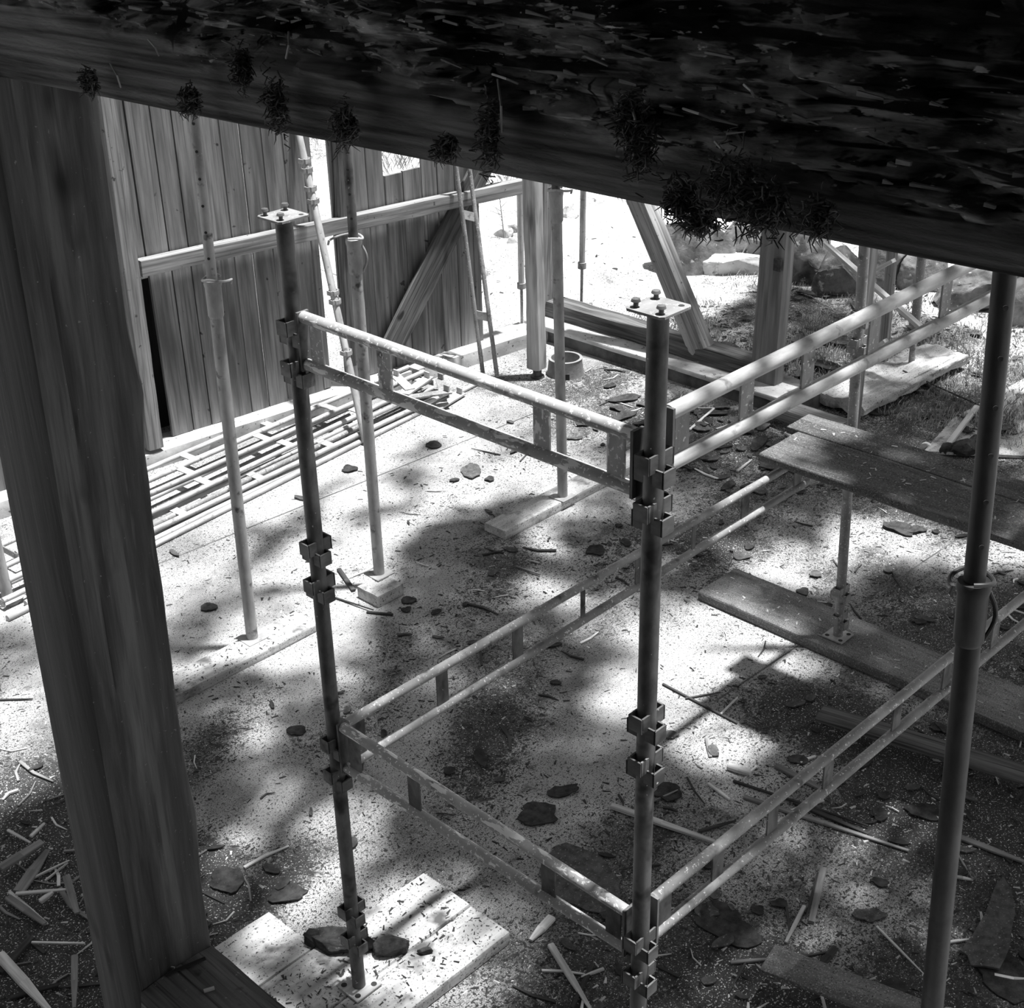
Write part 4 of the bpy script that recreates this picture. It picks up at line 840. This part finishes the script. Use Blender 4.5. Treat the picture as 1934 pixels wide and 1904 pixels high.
def copies(kind, maker, n, reg, lab, cat, group, nproto=8, weight=None):
    ps = [maker(k) for k in range(nproto)]
    used = set()
    for k, (x, y) in enumerate([q for q in place(n, weight or wt, reg) if free(*q)]):
        pi = k % nproto; src = ps[pi]
        o = src if pi not in used else src.copy()
        if pi in used: COL.objects.link(o)
        used.add(pi); o.location = (x, y, .001 + random.random() * .003 + (gz(x, y) + .01 if x > 5.5 else 0)); o.rotation_euler = (0, 0, random.random() * 6.28); s_ = random.uniform(.6, 1.5); o.scale = (s_, s_ * random.uniform(.8, 1.2), 1)
        tag(o, lab + ' by ' + lmark(x, y), cat, group)
def mk_stick(m_, L0, L1):
    def f(k):
        L_ = random.uniform(L0, L1); w_ = random.uniform(.005, .013); mb = MB(); b = random.uniform(-.02, .02)
        mb.bar((-L_ / 2, 0, w_ / 2), (0, b, w_ / 2), w_, w_ * .7); mb.bar((0, b, w_ / 2), (L_ / 2, 0, w_ / 2), w_, w_ * .7, taper=.5)
        return mb.build('wood_splinter', m_)
    return f
copies('s1', mk_stick('splinter_light', .05, .16), 130, (-1.2, 5.2, -.6, 4.6), 'small pale wood splinter', 'splinter', 'pale splinters strewn over the slab')
copies('s2', mk_stick('splinter_dark', .05, .2), 130, (-1.2, 5.2, -.6, 4.6), 'small dark wood splinter', 'splinter', 'dark splinters strewn over the slab')
copies('s4', mk_stick('splinter_grey', .08, .22), 60, (-1.2, .1, 1.9, 3.6), 'grey splinter', 'splinter', 'splinters heaped in the bottom left corner', weight=lambda x, y: min(1, dirt(x, y)) ** 2)
def mk_flake(k): return flake(0, 0, random.uniform(.03, .09), random.uniform(.02, .05), 0, 200 + k, npt=12, curl=.004).build('bark_scrap', 'felt' if k % 3 else 'felt_grey')
copies('f1', mk_flake, 230, (-1.2, 5.2, -.6, 4.6), 'small dark bark scrap', 'scrap', 'bark scraps strewn over the slab', 10)
def mk_flake2(k): return flake(0, 0, random.uniform(.08, .2), random.uniform(.05, .1), 0, 300 + k, npt=16, curl=.012).build('bark_piece', 'felt' if k % 2 else 'felt_grey')
copies('f2', mk_flake2, 70, (4.2, 5.2, 1.4, 4.2), 'curled bark piece in dense debris', 'bark piece', 'bark pieces heaped along the far sill', 8, weight=lambda x, y: min(1, dirt(x, y)) ** 2)
copies('f3', mk_flake2, 60, (5.7, 7.4, .2, 4.2), 'curled bark piece on rough ground', 'bark piece', 'bark pieces on the ground beyond the sill', 8, weight=lambda x, y: .5)

# fine litter: thousands of crumbs
def litter(name, m, n, reg, s0, s1, lab, weight, zf=None, flat=.3, free_=True):
    mb = MB()
    for (x, y) in place(n, weight, reg):
        L_ = random.uniform(s0, s1); w_ = L_ * random.uniform(.15, .5); a = random.random() * 6.28; z = (zf(x, y) if zf else 0) + .001
        if free_ and not free(x, y):
            continue
        c, s_ = math.cos(a), math.sin(a); h = w_ * flat
        P = [(-L_/2, -w_/2, 0), (L_/2, -w_/2*.5, 0), (L_/2, w_/2*.6, 0), (-L_/2, w_/2, 0), (-L_*.3, 0, h), (L_*.3, 0, h)]
        mb.add([(x + p[0]*c - p[1]*s_, y + p[0]*s_ + p[1]*c, z + p[2]) for p in P], [(0, 1, 5, 4), (1, 2, 5), (2, 3, 4, 5), (3, 0, 4), (3, 2, 1, 0)])
    return tag(mb.build(name, m, None, False), lab, 'litter', None, 'stuff')
litter('dark_crumbs', 'litter', 9000, (-1.5, 5.3, -1.0, 5.2), .008, .035, 'fine dark bark crumbs strewn all over the concrete slab', lambda x, y: .12 + .88 * min(1, dirt(x, y)))
litter('pale_crumbs', 'litter_light', 2500, (-1.5, 5.3, -1.0, 5.2), .006, .03, 'fine pale wood chips strewn over the dirtier slab areas', lambda x, y: .02 + min(1, dirt(x, y)) ** 1.5)
litter('yard_crumbs', 'litter', 5000, (5.6, 9, -.5, 6.5), .01, .05, 'dark crumbs on the rough ground beyond the sill', lambda x, y: .5 if y < 4.6 and x < 8 else .05, gz)
litter('plank_crumbs', 'litter', 330, (-.6, .54, 1.08, 1.53), .006, .028, 'dark needles and crumbs lying on the pale planks at the bottom', lambda x, y: .7, lambda x, y: .061, free_=False)
litter('sole_crumbs', 'litter', 70, (.6, 1.44, 3.34, 3.49), .006, .025, 'dark crumbs lying on the white plank under the leftmost prop', lambda x, y: .7, lambda x, y: .051, free_=False)
litter('platform_crumbs', 'litter_light', 90, (2.45, 2.9, .0, 1.3), .006, .03, 'pale chips lying on the raised platform boards', lambda x, y: .7, lambda x, y: zp + .0355, free_=False)
litter('floor_plank_crumbs', 'litter_light', 90, (3.05, 3.33, .0, 2.0), .006, .03, 'pale chips lying on the long floor plank', lambda x, y: .7, lambda x, y: .056, free_=False)
# grass
random.seed(55); mb = MB()
def grass(n, reg, weight, h0, h1):
    for (x, y) in place(n, weight, reg):
        z = gz(x, y); h = random.uniform(h0, h1); a = random.random() * 6.28; ln_ = random.uniform(.2, .9) * h; w_ = .003
        tx, ty = x + math.cos(a) * ln_, y + math.sin(a) * ln_; px_, py_ = -math.sin(a) * w_, math.cos(a) * w_
        mb.add([(x - px_, y - py_, z - .01), (x + px_, y + py_, z - .01), (x + (tx - x) * .5 + px_ * .7, y + (ty - y) * .5 + py_ * .7, z + h * .7), (tx, ty, z + h)], [(0, 1, 2), (0, 2, 3)])
gw = lambda x, y: max(.0, min(1, .45 + 1.6 * fbm((x * 1.3, y * 1.3, 0), 3, 17)))
grass(11000, (5.75, 7.8, .5, 4.9), gw, .015, .06)
grass(3500, (7.5, 14, 5, 14), lambda x, y: max(0, min(1, -.1 + 2.2 * fbm((x * .5, y * 1.1, 0), 3, 18))), .05, .16)
tag(mb.build('grass_tufts', 'grass', None, False), 'short dry grass growing in tufts on the ground beyond the sill', 'grass', None, 'stuff')
# bare sapling left of the corner log
c = fl(953, 455, .1); r_ = thing('bare_sapling', c, 'thin bare sapling rising from the stone heap in the bright yard', 'sapling')
mb = MB(); q = near(945, 385, c.x, c.y); mb.tube([c, c.lerp(q, .5) + Vector((.02, .02, 0)), q, q + (q - c) * .5], [.008, .006, .004, .002], 6)
for i in range(10):
    p = c.lerp(q, .4 + .1 * i); mb.tube([p, p + Vector((random.uniform(-.25, .25), random.uniform(-.25, .25), random.uniform(.05, .25)))], [.003, .001], 5)
mb.build('stem', 'splinter_grey', r_)
# fingers of straw on the tie rail
for k, (a, b, m_, lab) in enumerate((((285, 1765), (318, 1792), 'twig', 'thin straw leaning where near post meets the tie rail'), ((290, 1805), (330, 1792), 'twig', 'bent straw at the foot of the near post face'), ((322, 1788), (352, 1790), 'splinter_grey', 'short grey stick on the tie rail against the post'), ((315, 1840), (388, 1810), 'splinter_dark', 'dark stick lying across the tie rail'), ((270, 1815), (330, 1828), 'twig', 'curved straw on the near end of the tie rail'), ((385, 1872), (405, 1866), 'splinter_light', 'small pale chip on the tie rail'))):
    solo(MB().bar(fl(*a, 1.610), fl(*b, 1.610), .003 if m_ == 'twig' else .008, .004), 'straw' if m_ == 'twig' else 'twig', m_, lab, 'straw' if m_ == 'twig' else 'stick')

# ================================================================ OVERHEAD: tree added outside the view, its foliage laid out to cast the dappled shade
random.seed(404)
# shade pattern on the slab: (x, y, rx, ry, rot, density); negative amounts are openings
SH = [(.6, 1.4, 1.3, 1.3, 0, 1.25), (0, 2.5, 1.1, .8, .3, 1.15), (1.5, 0.3, 1.2, 1.1, 0, 1.1), (3.0, -.2, 1.3, 1.2, 0, .92), (3.6, .7, .9, .8, 0, .8), (1.7, 2.3, .9, .55, .4, .72), (2.4, 3.2, .9, .32, .4, .85), (3.1, 2.7, .6, .35, .3, .7), (4.3, 2.9, 1.0, .8, 0, .45), (5.5, 2.0, 1.0, 1.2, 0, .55), (1.0, 2.9, .5, .15, .4, .5), (6.3, 3.6, 1.3, .9, 0, .35), (3.25, 1.3, .28, 1.3, 0, .85), (2.5, .35, .3, .95, 0, 1.3), (.45, 2.7, .7, .42, .4, 1.15), (1.0, 2.0, .5, .4, 0, .9), (3.0, 2.1, .3, .3, 0, .7), (.6, 3.2, .5, .25, .2, .55), (1.6, 4.1, 1.3, .12, .45, .35), (2.9, 4.2, 1.0, .10, .5, .35), (-.3, 4.2, .8, .3, .2, .4), (1.35, .9, .6, .5, 0, 1.1), (1.6, 2.75, .6, .3, .5, .9)]
OP = [(.35, 1.9, .5, .16, .5, .95), (.2, 2.35, .5, .12, .5, .95), (.9, 2.55, .5, .08, .6, .8), (1.0, 3.0, .7, .08, .5, .8), (2.3, 2.15, .55, .14, .9, .6), (2.75, 1.65, .45, .2, .9, .9), (.35, 1.25, .45, .35, 0, .9), (2.0, .4, .35, .12, -.7, .6), (3.0, 1.75, .4, .2, .6, .6)]
def dens(x, y):
    x0, y0 = x, y
    x, y = x + .22 * fbm((x * 2, y * 2, 0), 3, 71), y + .22 * fbm((x * 2, y * 2, 3), 3, 72)
    v = 0
    for (cx, cy, rx, ry, r, a) in SH:
        dx, dy = x - cx, y - cy; c, s = math.cos(r), math.sin(r); q = ((dx*c+dy*s)/rx)**2 + ((-dx*s+dy*c)/ry)**2
        v = max(v, a * max(0, min(1, (1.25 - q) * 2)))
    n_ = fbm((x * 1.5 + y * .9, (y - x) * 2.6, 0), 4, 61); v = max(0, min(1, v * (1 + .8 * n_))) 
    for (cx, cy, rx, ry, r, a) in OP:
        dx, dy = x - cx, y - cy; c, s = math.cos(r), math.sin(r); q = ((dx*c+dy*s)/rx)**2 + ((-dx*s+dy*c)/ry)**2
        v *= 1 - a * max(0, min(1, (1.3 - q) * 2))
    if abs(x0 - 2.12) < .20 and abs(y0 - 1.27) < .23: v = 0
    if abs(x0 + .37) < .13 and .2 < y0 < 1.75: v = 0
    if abs(y0 - .32) < .10 and -.4 < x0 < 2.7: v *= .3
    return v
canopy = thing('shade_canopy', (5.2, -4.5, 0), 'leafy tree added above the view, its foliage placed to shade the slab', 'canopy')
MB().tube([(5.2, -4.5, -.1), (5.0, -4.0, 2.2), (4.3, -3.2, 4.2), (3.4, -2.0, 5.6), (2.8, -1.0, 6.2)], [.26, .2, .16, .1, .05], 14).build('shade_trunk', 'timber', canopy)
mb = MB(); cnt = 0
while cnt < 24000:
    x = random.uniform(-1.6, 7.6); y = random.uniform(-1.6, 4.6)
    if random.random() > dens(x, y): continue
    z = random.uniform(4.15, 4.9); p = Vector((x, y, 0)) + SUN * (z / SUN.z); cnt += 1
    if p.x < .15 and p.y < 1.3: continue
    r = random.uniform(.035, .08); n_ = (SUN + Vector((random.uniform(-.6, .6), random.uniform(-.6, .6), random.uniform(-.3, .3)))).normalized(); u = n_.orthogonal().normalized(); v = n_.cross(u); a = random.random() * 6.28
    u, v = u * math.cos(a) + v * math.sin(a), v * math.cos(a) - u * math.sin(a)
    mb.add([p - u * r, p - u * r * .3 - v * r * .5, p + u * r * .5 - v * r * .4, p + u * r, p + u * r * .5 + v * r * .4, p - u * r * .3 + v * r * .5], [(0, 1, 2, 3, 4, 5)])
o = mb.build('shade_leaves', 'shade_leaf', canopy, False); o['kind'] = 'stuff'
